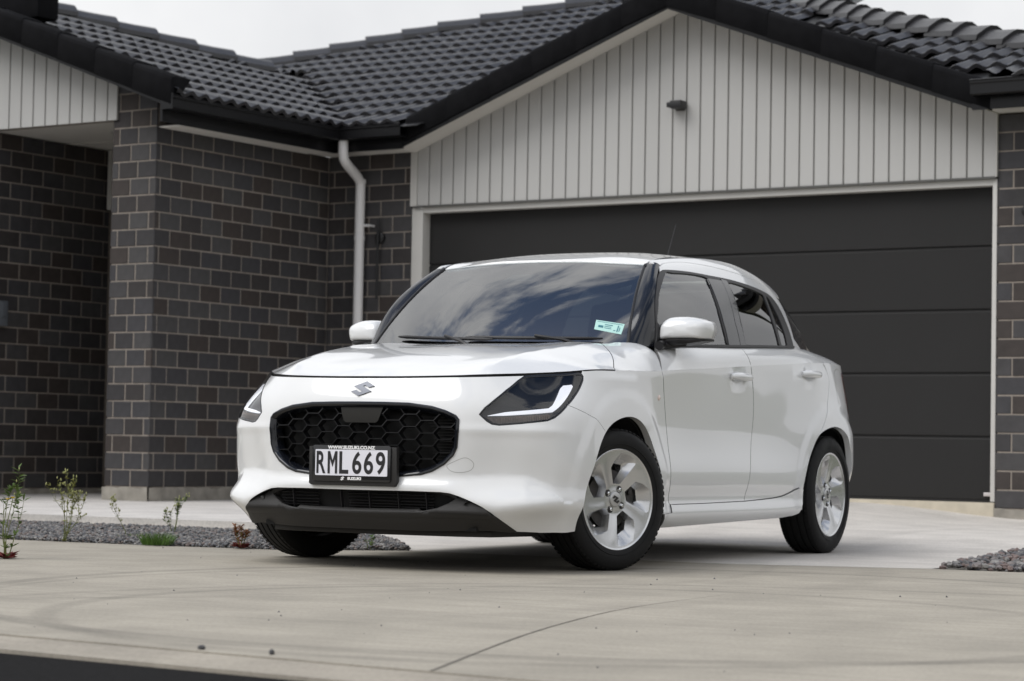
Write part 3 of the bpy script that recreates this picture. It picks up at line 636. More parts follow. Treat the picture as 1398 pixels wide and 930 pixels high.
def weed(name, x, y, z, h, stems, label, spread=.25, leaf_m=None, leaf_n=10, leaf_l=.018, buds=0, flowers=0, fork=3):
    t = empty(name, (x, y, z), label=label, cat='weed')
    st = MB(); lf = MB(); bd = MB(); fl = MB()
    def grow(p, d, L, r, lev):
        pts = [Vector(p)]; d = Vector(d).normalized()
        for k in range(5):
            d = (d+Vector((rnd.gauss(0, .12), rnd.gauss(0, .12), .06))).normalized(); pts.append(pts[-1]+d*L/5)
        st.tube([tuple(q) for q in pts], [r*(1-.13*k) for k in range(6)], 5)
        for k in range(leaf_n if lev == 0 else leaf_n//2):
            q = pts[0].lerp(pts[-1], rnd.uniform(.05, .95)); q = pts[min(5, int(rnd.uniform(0, 5.99)))]
            leaf(lf, q, (rnd.gauss(0, 1), rnd.gauss(0, 1), rnd.uniform(.1, .9)), leaf_l*rnd.uniform(.8, 1.5), leaf_l*.26)
        if lev < 2 and fork:
            for k in range(fork if lev == 0 else 2):
                q = pts[rnd.choice((2, 3, 4, 5))]; grow(q, d+Vector((rnd.gauss(0, .45), rnd.gauss(0, .45), .2)), L*rnd.uniform(.35, .55), r*.6, lev+1)
        elif buds:
            for k in range(buds):
                c = pts[-1]+Vector((rnd.gauss(0, .007), rnd.gauss(0, .007), rnd.gauss(.002, .006))); m = MB(); m.lathe([(-.005, .0008), (0, .0032), (.005, .0022), (.008, .0006)], 6, 'z', tuple(c)); bd.add(m.V, m.F)
    tops = []
    for k in range(stems):
        a = rnd.uniform(0, 6.28); b = rnd.uniform(.2, 1)*spread; grow((math.cos(a)*.01, math.sin(a)*.01, 0), (math.cos(a)*b, math.sin(a)*b, 1), h*rnd.uniform(.65, 1.0), .0026, 0 if fork else 2)
    for k in range(flowers):
        a = rnd.uniform(0, 6.28); top = Vector((rnd.uniform(-.06, .06), rnd.uniform(-.05, .05), h*rnd.uniform(.93, 1.0))); top = Vector(((0, .0, 0), (.03, .055, 0))[k % 2]) + Vector((0, 0, h*(.97, 1.0)[k % 2]))
        st.tube([(0, 0, 0), tuple(top*.5+Vector((.01, -.012, 0))), tuple(top)], [.0026, .002, .0016], 5)
        for j in range(22):
            b = 2*math.pi*j/22; leaf(fl, top, (math.cos(b), math.sin(b), .55+.3*(j % 2)), .0125, .0028)
    st.build('stem', M_STEM, t, smooth=True)
    if lf.F: o = lf.build('leaf', leaf_m or M_LEAF, t, fix=False); o['kind'] = 'stuff'
    if bd.F: o = bd.build('bud', M_BUD, t, smooth=True); o['kind'] = 'stuff'
    if fl.F: o = fl.build('petal', M_YEL, t, fix=False); o['kind'] = 'stuff'
    return t
def rosette(t, r, n, m, h=.03):
    lf = MB()
    for k in range(n):
        a = rnd.uniform(0, 6.28); leaf(lf, (math.cos(a)*.008, math.sin(a)*.008, .002), (math.cos(a), math.sin(a), rnd.uniform(.05, h*20)), r*rnd.uniform(.5, 1.0), r*.16)
    o = lf.build('rosette', m, t, fix=False); o['kind'] = 'stuff'
w1 = weed('flowering_weed', 1.21, -1.52, 0, .262, 3, 'tall weed with yellow flowers and red rosette growing from the apron edge', .16, M_LEAF, 16, .030, 1, 2, 1); rosette(w1, .07, 30, M_RED)
weed('branching_weed', -.33, -2.47, .006, .255, 5, 'yellow green branching weed, the bushiest, standing in the gravel', .42, M_DRYLEAF, 12, .017, 3)
weed('thin_weed', -1.05, -2.62, .008, .155, 1, 'thin pale weed rising behind the grass tuft in the gravel', .06, M_DRYLEAF, 12, .014, 4)
weed('upright_weed', -1.50, -2.66, .010, .165, 3, 'small upright light green weed alone in the gravel before the side wall', .22, M_LEAF, 12, .016, 3)
w6 = weed('red_weed', -.40, -1.42, .004, .105, 5, 'low red and orange weed in the gravel nearest the front wheel', .35, mat('orange_leaf', (.22, .09, .03), rough=.6, var=.4, var_scale=40), 16, .020, 0, 0, 1); rosette(w6, .055, 60, M_RED, .04)
weed('seedling_weed', -.80, -.93, .004, .075, 4, 'small green weed in the gravel seen under the front bumper', .2, M_GRASS, 10, .022, 0, 0, 0)
def tuft(name, x, y, n, r, h, label):
    mb = MB()
    for k in range(n):
        a = rnd.uniform(0, 6.28); q = r*math.sqrt(rnd.random()); p = Vector((math.cos(a)*q, math.sin(a)*q, 0)); d = Vector((math.cos(a)*.6*q/r+rnd.gauss(0, .2), math.sin(a)*.6*q/r+rnd.gauss(0, .2), 1)).normalized(); L = h*rnd.uniform(.5, 1.1); s = Vector((rnd.gauss(0, 1), rnd.gauss(0, 1), 0)).normalized()*.0016
        m = p+d*L*.55; e = p+d*L+Vector((d.x, d.y, -.25))*L*.25; mb.add([p-s, p+s, m+s*.8, m-s*.8, e], [(0, 1, 2, 3), (3, 2, 4)])
    o = mb.build(name, M_GRASS, None, fix=False); o.location = (x, y, .004); return tag(o, label, 'grass')
tuft('grass_tuft', -.36, -1.90, 420, .075, .075, 'dense green grass tuft at the edge of the gravel')
tuft('grass_patch', -.95, -2.42, 260, .14, .030, 'low green grass patch spreading in the gravel beside the branching weed')
def stone(x, y, r, label, flat=.6):
    bm = bmesh.new(); bmesh.ops.create_icosphere(bm, subdivisions=2, radius=r)
    for v in bm.verts: v.co *= rnd.uniform(.82, 1.12); v.co.z *= flat
    me = bpy.data.meshes.new('stone'); bm.to_mesh(me); bm.free(); o = link('stone', me, None, GC[3]); o.location = (x, y, r*flat*.8); return tag(o, label, 'stone')
stone(4.325, 1.79, .0105, 'flat dark stone on the apron edge above the kerb'); stone(4.33, 2.005, .0075, 'small pointed dark stone on the apron edge', 1.1)
mb = MB(); I_ = [(0,0,1),(.9,0,-.4),(-.45,.78,-.4),(-.45,-.78,-.4)]
for k in range(110):
    x, y = rnd.uniform(-.2, 4.2), rnd.uniform(-3, 4.2); q = rnd.uniform(.0015, .0055)*(1.3 if x < 1 else 1); a = rnd.uniform(0, 6.28); c, s_n = math.cos(a), math.sin(a)
    mb.add([(x+q*(i*c-j*s_n), y+q*(i*s_n+j*c), q*.35+q*.7*l) for i, j, l in I_], [(0, 1, 2), (0, 2, 3), (0, 3, 1), (3, 2, 1)])
tag(mb.build('grit', GC2[2], None), kind='stuff')
# trees and hedges of the street behind the camera, seen only in the paint and glass
mb = MB()
for k in range(900):
    a = math.radians(rnd.uniform(-75, 150)); R_ = rnd.uniform(46, 60); h = 2.2+2.2*(.5+.5*math.sin(a*7)+.4*math.sin(a*17+1)); c = Vector((R_*math.cos(a), R_*math.sin(a), rnd.uniform(0, 1)*h)); q = rnd.uniform(.9, 2.0)
    for j in range(6):
        n = Vector((rnd.gauss(0, 1), rnd.gauss(0, 1), rnd.gauss(0, 1))).normalized(); u_ = n.orthogonal().normalized(); v_ = n.cross(u_); p = c+Vector((rnd.gauss(0, q*.5), rnd.gauss(0, q*.5), rnd.gauss(0, q*.35))); p.z = max(p.z, .1)
        mb.add([p+u_*q*.6, p+v_*q*.5, p-u_*q*.6, p-v_*q*.5], [(0, 1, 2, 3)])
tag(mb.build('treeline', mat('distant_foliage', (.045, .060, .030), rough=.9), None, fix=False), kind='stuff')
# ---------------------------------------------------------------- car body surfaces (numpy)
def card(xs, q):
    """cardinal natural cubic spline basis: rows = queries, cols = nodes"""
    xs = np.asarray(xs, float); n = len(xs); h = np.diff(xs)
    A = np.zeros((n, n)); B = np.zeros((n, n))
    A[0, 0] = A[-1, -1] = 1
    for i in range(1, n-1):
        A[i, i-1] = h[i-1]; A[i, i] = 2*(h[i-1]+h[i]); A[i, i+1] = h[i]
        B[i, i-1] = 6/h[i-1]; B[i, i] = -6/h[i-1]-6/h[i]; B[i, i+1] = 6/h[i]
    M = np.linalg.solve(A, B)
    q = np.asarray(q, float); k = np.clip(np.searchsorted(xs, q)-1, 0, n-2)
    hh = h[k]; a = (xs[k+1]-q)/hh; b = (q-xs[k])/hh
    out = np.zeros((len(q), n)); r = np.arange(len(q))
    out[r, k] += a; out[r, k+1] += b
    ex_lo = q < xs[0]; ex_hi = q > xs[-1]
    ca = np.where(ex_lo | ex_hi, (-(a) + a)*0, (a**3-a))*hh**2/6
    cb = np.where(ex_lo | ex_hi, 0, (b**3-b))*hh**2/6
    return out + ca[:, None]*M[k] + cb[:, None]*M[k+1]

# rows are (v, list of (x,y,z)) from the front centre round the left side to the rear centre
SIDEX = [.20, -.10, -.40, -.80, -1.20, -1.60, -2.00, -2.30, -2.55, -2.78]
def _row(z, front, side, rear, zs=None):
    """front: 7 (x,y); side: 10 y; rear: 3 (x,y); zs: optional 20 z"""
    P = [(x, y) for x, y in front] + [(x, y) for x, y in zip(SIDEX, side)] + list(rear)
    return [(x, y, (zs[i] if zs else z)) for i, (x, y) in enumerate(P)]
ROWS = [
 (.165, _row(.165, [(.760,0),(.757,.20),(.735,.38),(.700,.50),(.648,.605),(.560,.700),(.430,.775)],
     [.800,.795,.790,.790,.790,.790,.790,.80,.80,.77], [(-2.90,.68),(-2.97,.42),(-2.99,0)])),
 (.235, _row(.235, [(.798,0),(.795,.20),(.778,.38),(.746,.50),(.700,.605),(.612,.712),(.462,.800)],
     [.838,.838,.838,.838,.838,.838,.838,.840,.835,.80], [(-2.95,.70),(-3.02,.42),(-3.04,0)])),
 (.285, _row(.285, [(.806,0),(.803,.20),(.785,.38),(.756,.51),(.712,.622),(.630,.742),(.472,.830)],
     [.848,.838,.830,.829,.829,.829,.834,.845,.842,.81], [(-2.96,.70),(-3.03,.42),(-3.05,0)])),
 (.345, _row(.345, [(.812,0),(.809,.20),(.788,.38),(.752,.51),(.698,.616),(.614,.742),(.462,.828)],
     [.850,.842,.837,.837,.837,.837,.842,.850,.846,.812], [(-2.96,.70),(-3.03,.42),(-3.05,0)])),
 (.42, _row(.42, [(.808,0),(.805,.20),(.784,.38),(.746,.505),(.684,.612),(.602,.742),(.462,.832)],
     [.852,.849,.846,.845,.845,.844,.848,.856,.857,.832], [(-2.96,.70),(-3.03,.42),(-3.05,0)])),
 (.52, _row(.52, [(.806,0),(.802,.20),(.782,.38),(.746,.505),(.682,.613),(.602,.744),(.464,.834)],
     [.854,.852,.839,.837,.837,.837,.846,.860,.862,.838], [(-2.96,.70),(-3.03,.42),(-3.05,0)])),
 (.61, _row(.61, [(.802,0),(.798,.20),(.780,.38),(.745,.505),(.682,.611),(.600,.738),(.468,.828)],
     [.853,.854,.836,.834,.834,.835,.847,.862,.863,.836], [(-2.96,.69),(-3.03,.41),(-3.05,0)])),
 (.71, _row(.71, [(.784,0),(.780,.20),(.760,.38),(.721,.505),(.655,.606),(.568,.718),(.440,.807)],
     [.845,.852,.839,.838,.838,.839,.846,.857,.856,.82], [(-2.95,.685),(-3.02,.41),(-3.04,0)])),
 (.80, _row(0, [(.748,0),(.742,.20),(.712,.38),(.662,.485),(.578,.578),(.470,.660),(.355,.748)],
     [.812,.838,.845,.847,.847,.846,.842,.834,.815,.772], [(-2.92,.66),(-2.99,.40),(-3.01,0)],
     [.806,.807,.811,.815,.821,.829,.840,.855,.861,.873,.897,.921,.945,.968,.983,.989,.985,.98,.975,.975])),
]
_L = np.array([r[1] for r in ROWS])                     # rows x cols x 3
_V = np.array([r[0] for r in ROWS])
_mid = _L[5]
_U = np.concatenate([[0], np.cumsum(np.linalg.norm(np.diff(_mid, axis=0), axis=1))])
_Lf = np.concatenate([(_L*np.array([1, -1, 1]))[:, :0:-1], _L], axis=1)
_Uf = np.concatenate([-_U[:0:-1], _U])
_V2 = _V
def sstep(a, b, x):
    t = np.clip((x-a)/(b-a), 0, 1); return t*t*(3-2*t)
def lower0(uv):
    uv = np.atleast_2d(uv)
    return np.einsum('ni,nj,jik->nk', card(_Uf, uv[:, 0]), card(_V2, uv[:, 1]), _Lf)
def _disp(P):
    """outward displacement: wheel-arch flares"""
    d = np.zeros(len(P))
    side = sstep(.55, .72, np.abs(P[:, 1]))
    for cx, k in ((0, .007), (-2.45, .010)):
        r = np.hypot(P[:, 0]-cx, P[:, 2]-.30)
        d += k*sstep(.49, .43, r)*side
    for cx, cz in ((-1.235, .874), (-2.135, .918)):      # hollows behind the door handles
        d -= .013*np.exp(-(((P[:, 0]-cx)/.062)**2+((P[:, 2]-cz)/.042)**2)**1.5)*side
    return d
# nose sculpture in (u, v): shelf under the lamps, faceted corner, raised lip under the grille
_kv = np.linspace(.165, .80, 400)
def _soft(xs, ys, w=.010):
    y = np.interp(_kv, xs, ys); n = int(w/(_kv[1]-_kv[0])); k = np.hanning(2*n+3); return np.convolve(np.pad(y, n+1, mode='edge'), k/k.sum(), 'valid')
_P_MID = _soft([.165, .30, .338, .352, .388, .45, .52], [0, .2, .9, .9, -.5, -.2, 0], .008)
def _nose(uv):
    o = [(0, 0)]+[(du, dv) for du in (-.012, 0, .012) for dv in (-.011, -.0055, 0, .0055, .011)]
    return sum(_nose0(uv+np.array(q)) for q in o)/len(o) + _ledge(uv)
def _ledge(uv):
    """upward-facing ledge under the shoulder crease, dying out in the middle of the doors"""
    u = np.abs(uv[:, 0]); v = uv[:, 1]; x = 1.42-u
    a = np.interp(x, [-2.75, -2.5, -2.2, -1.55, -1.05, -.4, .0, .12, .3], [0, .010, .012, 0, 0, .005, .008, .006, 0])
    w = np.interp(x, [-2.4, -1.55, -1.05, .0], [.024, .006, .006, .017])
    t = (.80-v)/w; p = np.where(t < 1, np.clip(t, 0, 1)**1.2, np.clip(1-(t-1)*w/.10, 0, 1)**2)
    return a*p
def _nose0(uv):
    """faceted corner: a shelf between two converging folds that meet at a tip ahead of the wheel"""
    u = np.abs(uv[:, 0]); v = uv[:, 1]
    vt = np.interp(u, [0, .27, .39, .51, .64, .76, .85, .915, 1.2], [.35, .372, .384, .396, .406, .404, .366, .308, .30])
    vb = np.interp(u, [0, .44, .515, .632, .71, .77, .84, .915, 1.2], [.335, .332, .304, .268, .276, .285, .294, .306, .30])
    A = sstep(.30, .60, u)*sstep(1.0, .80, u)
    w = np.maximum(vt-vb, .035); t = np.clip((v-vb)/w, 0, 1)
    hi, lo = .015*A, -.020*A*np.clip(w/.09, .25, 1.15)
    shelf = hi*(1-t)+lo*t
    up = v > vt; q = np.clip((v-vt)/np.maximum(.585-vt, .05), 0, 1)
    above = lo*(1-q)**1.4 + .006*A*np.exp(-((v-.588)/.020)**2)
    below = hi - .022*A*np.clip((vb-v)/.10, 0, 1.2)
    d = np.where(up, above, np.where(v < vb, below, shelf))
    return d*sstep(.24, .40, u) + .011*sstep(.52, .32, u)*np.interp(v, _kv, _P_MID)
def _num_n(f, uv, e=2e-4):
    a = f(uv+[e, 0])-f(uv-[e, 0]); b = f(uv+[0, e])-f(uv-[0, e])
    n = np.cross(a, b); return n/np.maximum(np.linalg.norm(n, axis=1, keepdims=True), 1e-12)
def lower(uv):
    uv = np.atleast_2d(np.asarray(uv, float))
    P = lower0(uv); n = _num_n(lower0, uv)
    return P + n*(_disp(P)+_nose(uv))[:, None]

# bonnet and wing tops: thin plate spline over plan
class TPS:
    def __init__(s, pts, smooth=0):
        pts = np.array(pts, float); s.c = pts[:, :2]; n = len(pts)
        K = s.k(np.linalg.norm(s.c[:, None]-s.c[None], axis=2)) + smooth*np.eye(n)
        A = np.zeros((n+3, n+3)); A[:n, :n] = K; A[:n, n] = 1; A[:n, n+1:] = s.c; A[n, :n] = 1; A[n+1:, :n] = s.c.T
        s.w = np.linalg.solve(A, np.concatenate([pts[:, 2], [0, 0, 0]]))
    def k(s, r): return np.where(r > 0, r*r*np.log(np.maximum(r, 1e-9)), 0)
    def __call__(s, xy):
        xy = np.atleast_2d(np.asarray(xy, float)); n = len(s.c)
        return s.k(np.linalg.norm(xy[:, None]-s.c[None], axis=2)) @ s.w[:n] + s.w[n] + xy @ s.w[n+1:]
def _sym(pts): return [p for x, y, z in pts for p in ([(x, y, z), (x, -y, z)] if y > 0 else [(x, y, z)])]
_edge = [tuple(p) for p in _L[8][:10]]
_eq = np.array([(u, .80) for u in np.linspace(0, _U[9], 26)])
_edge = [tuple(p) for p in lower0(_eq)]
HOODPTS = _sym(_edge + [(.66,0,.845),(.52,0,.882),(.3,0,.925),(.1,0,.957),(-.1,0,.982),(-.25,0,.995),
   (.62,.3,.846),(.45,.3,.888),(.2,.3,.938),(0,.3,.966),(-.2,.3,.988),
   (.52,.5,.863),(.33,.53,.908),(.1,.56,.945),(-.1,.58,.972),(-.25,.6,.992),
   (.35,.66,.874),(.15,.68,.908),(-.1,.69,.952),(-.3,.70,.984),
   (.1,.76,.888),(-.1,.77,.920),(-.3,.765,.955),(-.42,.765,.968),(-.47,.70,.99)])
_hood0 = TPS(HOODPTS, 2e-6)
def _hood(xy):
    xy = np.atleast_2d(np.asarray(xy, float)); x, y = xy[:, 0], np.abs(xy[:, 1]); yc = np.interp(-x, [-.70, -.30, .1, .25], [.455, .530, .600, .62])
    return _hood0(xy) + .011*np.exp(-np.sqrt((y-yc)**2+.006**2)/.06)*sstep(.72, .50, x)*sstep(-.30, -.1, x)
def hood(xy):
    xy = np.atleast_2d(np.asarray(xy, float)); return np.column_stack([xy, _hood(xy)])

# shoulder strip: from the crease (lower's top row) to the belt line; p = (u, w)
_Cs = _L[8][9:18]                                        # x -.40 ... -2.92
_Us = _U[9:18]
_Bs = np.array([(-.43,.738,.982),(-.81,.792,.996),(-1.21,.806,1.012),(-1.61,.800,1.029),(-2.01,.782,1.046),(-2.30,.748,1.054),(-2.53,.695,1.052),(-2.70,.63,1.045),(-2.84,.53,1.038)])
_Ms = (_Cs+_Bs)/2 + np.array([0, .012, .004])
_Sh = np.stack([_Cs, _Ms, _Bs])
def shoulder(uw):
    uw = np.atleast_2d(np.asarray(uw, float))
    return np.einsum('ni,nj,jik->nk', card(_Us, uw[:, 0]), card([0, .5, 1], uw[:, 1]), _Sh)

# greenhouse side: p = (a, t), a = -x, t in 0..1 belt -> roof ditch
_GX = [-.25, -.55, -.85, -1.2, -1.6, -2.0, -2.35, -2.65, -2.85]
_GS = []
for x, zb, yb, zt, yt in ((-.25,.975,.690,1.345,.560),(-.55,.986,.757,1.37,.560),(-.85,.998,.792,1.408,.560),(-1.2,1.012,.806,1.444,.556),(-1.6,1.029,.800,1.466,.548),
                          (-2.0,1.046,.783,1.452,.535),(-2.35,1.054,.738,1.403,.500),(-2.65,1.047,.652,1.335,.45),(-2.85,1.038,.53,1.28,.40)):
    k = zt-zb; dy = yb-yt
    _GS.append([(x, yb, zb), (x, yb-.10*dy, zb+.24*k), (x, yb-.27*dy, zb+.48*k), (x, yb-.48*dy, zb+.70*k), (x, yb-.66*dy, zb+.84*k), (x, yb-.85*dy, zb+.95*k), (x, yt, zt)])
_GS = np.array(_GS).transpose(1, 0, 2); _GT = [0, .24, .46, .66, .80, .92, 1.0]
def green(at):
    at = np.atleast_2d(np.asarray(at, float))
    return np.einsum('ni,nj,jik->nk', card([-x for x in _GX], at[:, 0]), card(_GT, at[:, 1]), _GS)

# windscreen p = (q, w)
def screen(qw):
    qw = np.atleast_2d(np.asarray(qw, float)); q, w = qw[:, 0], qw[:, 1]
    b = np.column_stack([-.20-.187*q**2, .665*q, .985+.014*q**2]); t = np.column_stack([-.762-.056*q**2, .541*q, 1.404-.020*q**2])
    P = b*(1-w)[:, None] + t*w[:, None]
    bul = .028*4*w*(1-w)
    return P + bul[:, None]*np.array([.55, 0, .83])

# roof: heightfield over plan
ROOFPTS = _sym([(-.762,0,1.412),(-.775,.27,1.407),(-.818,.541,1.386),(-1.0,0,1.458),(-1.0,.3,1.450),(-1.3,0,1.492),(-1.3,.3,1.484),(-1.7,0,1.504),(-1.7,.3,1.495),(-2.1,0,1.488),(-2.1,.3,1.479),(-2.5,0,1.442),(-2.5,.3,1.432),(-2.8,0,1.385),(-2.8,.25,1.375)]
   + [(-.85,.560,1.400),(-1.2,.556,1.444),(-1.6,.548,1.466),(-2.0,.535,1.452),(-2.35,.500,1.403),(-2.65,.45,1.335)])
_roof = TPS(ROOFPTS, 2e-5)
def roof(xy):
    xy = np.atleast_2d(np.asarray(xy, float)); return np.column_stack([xy, _roof(xy)])
# ---------------------------------------------------------------- the car
M_PAINT = mat('pearl_white_paint', (.71, .717, .72), rough=.30, coat=1, coat_rough=.035, spec=.45)
M_GAPSHADE = mat('grey_gap_shade', (.10, .10, .10), rough=.7)  # grey on door and sill edges, imitating shade in their gaps
M_GLOSSBLK = mat('gloss_black', (.006, .007, .010), rough=.15, coat=.35, coat_rough=.03, spec=.35)
M_SATIN = mat('satin_black_trim', (.013, .0125, .014), rough=.42, spec=.35)
M_PLASTIC = mat('grained_grey_plastic', (.022, .021, .0205), rough=.55, spec=.35, bump=.25, bump_scale=900)
M_DARK = mat('matt_black_liner_gap_shade', (.006, .006, .006), rough=.9)  # liners, also panel edge faces blackened in place of gap shade
M_RUBBER = mat('tyre_rubber', (.009, .009, .0093), rough=.7, spec=.25, bump=.15, bump_scale=300, rvar=.1, var=.2, var_scale=20)
M_SILVER = mat('silver_wheel_paint', (.60, .605, .615), rough=.27, metal=.9, coat=.4, coat_rough=.12)
M_CHROME = mat('chrome', (.72, .73, .75), rough=.12, metal=1)
M_STEEL = mat('dull_steel', (.06, .057, .055), rough=.5, metal=.8, var=.2, var_scale=30)
M_GLASS = glass_mat('clear_tint_glass', (.50, .58, .55), ior=2.35)
M_SCREEN = glass_mat('windscreen_glass', (.40, .50, .50), ior=2.7)
M_PRIVACY = glass_mat('dark_privacy_glass', (.10, .10, .105), ior=1.75)
M_LENS = glass_mat('lamp_lens', (.80, .80, .82), ior=1.6)
M_DRL = mat('white_light_strip', (.85, .86, .88), rough=.3, emis=((.92, .95, 1), .55))
M_HOUSING = mat('lamp_inner_black', (.012, .012, .013), rough=.45)
M_INTERIOR = mat('charcoal_cabin_trim', (.016, .0155, .016), rough=.8)
M_SEAT = mat('dark_seat_fabric', (.05, .05, .055), rough=.9)

car = empty('parked_car', label='small white five-door hatchback parked across the concrete apron', cat='car')
U = lambda x: 1.42-x                                          # lower-surface u for a point on the flank
u_of = lambda p: p
GAP = .0022
# feature lines on the lower body (u, v)
LAMP = np.array([(.548,.654),(.567,.682),(.604,.714),(.645,.745),(.700,.779),(.735,.794),(.80,.7955),(.92,.7955),(1.035,.7955),(1.062,.793),(1.074,.785),(1.068,.776),(1.037,.757),(.990,.730),(.944,.700),(.905,.668),(.874,.646),(.842,.633),(.80,.627),(.72,.617),(.635,.609),(.605,.613),(.585,.624)])
LAMP_LOW = np.vstack([LAMP[14:], LAMP[:6]])[:, :]            # outer corner -> under the lamp -> inner edge up to the bonnet line
SEAM = np.array([(.944,.700),(.978,.693),(1.061,.672),(1.13,.651),(1.215,.6135)])
ARCH_F = cr([(1.036,.178),(1.034,.25),(1.040,.315),(1.075,.385),(1.122,.455),(1.168,.535),(1.215,.6135),(1.290,.6370+.0),(1.370,.660),(1.440,.665),(1.51,.660),(1.573,.642),(1.63,.612),(1.68,.572),(1.735,.51),(1.785,.43),(1.815,.36),(1.832,.29),(1.840,.236)], 5)
ARCH_F = cr([(1.036,.178),(1.033,.25),(1.040,.315),(1.070,.385),(1.112,.455),(1.155,.524),(1.205,.580),(1.27,.626),(1.35,.655),(1.44,.666),(1.52,.658),(1.59,.632),(1.65,.590),(1.71,.530),(1.765,.455),(1.805,.375),(1.826,.30),(1.836,.236)], 5)
ia = int(np.argmin(np.linalg.norm(ARCH_F-np.array([1.215,.5875]), axis=1)))
SEAM[-1] = ARCH_F[ia]
DOOR_A = cr([(1.795,.80),(1.806,.78),(1.851,.70),(1.880,.60),(1.898,.50),(1.910,.372),(1.920,.30),(1.930,.276)], 4)
DOOR_B = cr([(2.800,.80),(2.815,.785),(2.846,.75),(2.858,.70),(2.852,.61),(2.830,.50),(2.800,.36),(2.780,.282)], 4)
DOOR_C = cr([(3.790,.80),(3.822,.790),(3.836,.773),(3.800,.742),(3.730,.695),(3.640,.620),(3.560,.54),(3.487,.44),(3.452,.37),(3.430,.345)], 4)
DBOT_F = np.array([(1.930,.276),(2.298,.277),(2.780,.282)])
DBOT_R = cr([(2.780,.282),(3.087,.292),(3.24,.303),(3.34,.321),(3.43,.345)], 4)
ARCH_R = cr([(3.490,.18),(3.478,.25),(3.476,.293),(3.482,.367),(3.505,.43),(3.541,.496),(3.59,.555),(3.641,.603),(3.70,.640),(3.776,.664),(3.875,.674),(3.97,.660),(4.04,.620),(4.09,.565),(4.125,.50),(4.14,.43),(4.145,.375)], 4)
HL = lambda a, b, n=40: np.column_stack([np.linspace(a, b, n), np.full(n, .80)])
UC = 1.375
m_ = lambda P: P*np.array([-1, 1])
# grille outline (symmetric)
_g = [(0,.699),(.12,.6985),(.24,.696),(.345,.684),(.405,.668),(.452,.648),(.468,.630),(.4685,.58),(.463,.515),(.448,.482),(.41,.445),(.36,.416),(.312,.401),(.21,.391),(.10,.388),(0,.3875)]
GR_L = np.array(_g); GRILLE = np.vstack([GR_L, m_(GR_L[-2:0:-1])])
_t = [(0,.332),(.27,.333),(.40,.331),(.436,.327),(.475,.315),(.514,.300),(.575,.276),(.622,.253),(.655,.232),(.685,.208),(.724,.170)]
TRIM_T = np.array(_t)
_i = [(0,.324),(.25,.325),(.38,.322),(.425,.314),(.455,.300),(.430,.281),(.385,.262),(.33,.2515),(.25,.246),(0,.243)]
INTAKE = np.vstack([np.array(_i), m_(np.array(_i)[-2:0:-1])])
BOT = np.array([(.724,.170),(.848,.166),(.963,.172),(1.036,.178)])
# front bumper, one moulding from wheel arch to wheel arch
half = [(HL(0, .735), .0065), (LAMP_LOW[::-1], GAP), (SEAM, .0008), (ARCH_F[ia::-1], 0.0001), (BOT[::-1], .0001), (TRIM_T[::-1], .0012)]
bump = [(m_(p)[::-1], g) for p, g in half[::-1]] + half
put('front_bumper', patch(lower, bump, [(GRILLE, .0)], step=.0115), M_PAINT, car, edge_shade=M_DARK)  # black edge colour stands for shade in the shut lines
# lower valance of grained plastic with its intake
val = [(m_(TRIM_T)[::-1], .001), (TRIM_T, .001), (np.array([(.724,.170),(.66,.166),(.43,.1655),(0,.1655),(-.43,.1655),(-.66,.166),(-.724,.170)]), .0001)]
def val_f(uv):
    uv = np.atleast_2d(np.asarray(uv, float)); n = _num_n(lower, uv); n = np.where(n[:, :1] < 0, -n, n); v = uv[:, 1]
    d = -.030*np.clip((v-.250)/.055, 0, 1) + .010*np.clip(1-np.abs(v-.250)/.03, 0, 1) - .010*np.clip((.235-v)/.06, 0, 1)
    return lower(uv) + n*(d*sstep(.72, .60, np.abs(uv[:, 0])))[:, None]
valance = put('lower_valance', patch(val_f, val, [(INTAKE, 0)], step=.012, offset=.004, flange=.035), M_PLASTIC, car)
# front wings: flank panel + top panel up to the windscreen
HLs = HL(1.03, UC, 24)
f1 = patch(lower, [(LAMP[[9, 10, 11, 12, 13, 14]][::-1], GAP), (np.vstack([LAMP[9:10], [(1.075, .80)]]), 0.0001), (HL(1.075, UC, 20), GAP), (HL(UC, 1.795, 24), 0), (DOOR_A, GAP), (np.array([(1.930,.276),(1.93,.236),(1.836,.236)]), .0002), (ARCH_F[:ia-1:-1], .0001), (SEAM[::-1], .0008)], step=.014)
c0 = lower(HL(UC, 1.795, 24))[:, :2]
HSIDE = cr([c0[0], (.040,.812), (.020,.802), (-.048,.764), (-.124,.701), (-.205,.625)], 5)
FTOPB = np.array([(-.205,.625),(-.30,.648),(-.346,.686),(-.401,.716),(-.46,.730),(-.495,.731)])
f2 = patch(hood, [(HSIDE, .0014), (FTOPB, 0.0001), (np.array([(-.495,.731),(-.462,.764),(-.413,.816),tuple(c0[-1])]), .0012), (c0[::-1], 0)], step=.022)
both('front_wing', merge(f1, f2), M_PAINT, car, edge_shade=M_DARK)
# bonnet
hl = lower(HL(-UC, UC, 160))[:, :2]
hs = HSIDE; hood_seg = [(hl, .0042), (hs, GAP), (np.array([(-.205,.625),(-.225,.5),(-.20,.3),(-.185,0),(-.20,-.3),(-.225,-.5),(-.205,-.625)]), .0001), (hs[::-1]*np.array([1, -1]), GAP)]
put('bonnet', patch(hood, hood_seg, step=.026), M_PAINT, car, edge_shade=M_DARK)
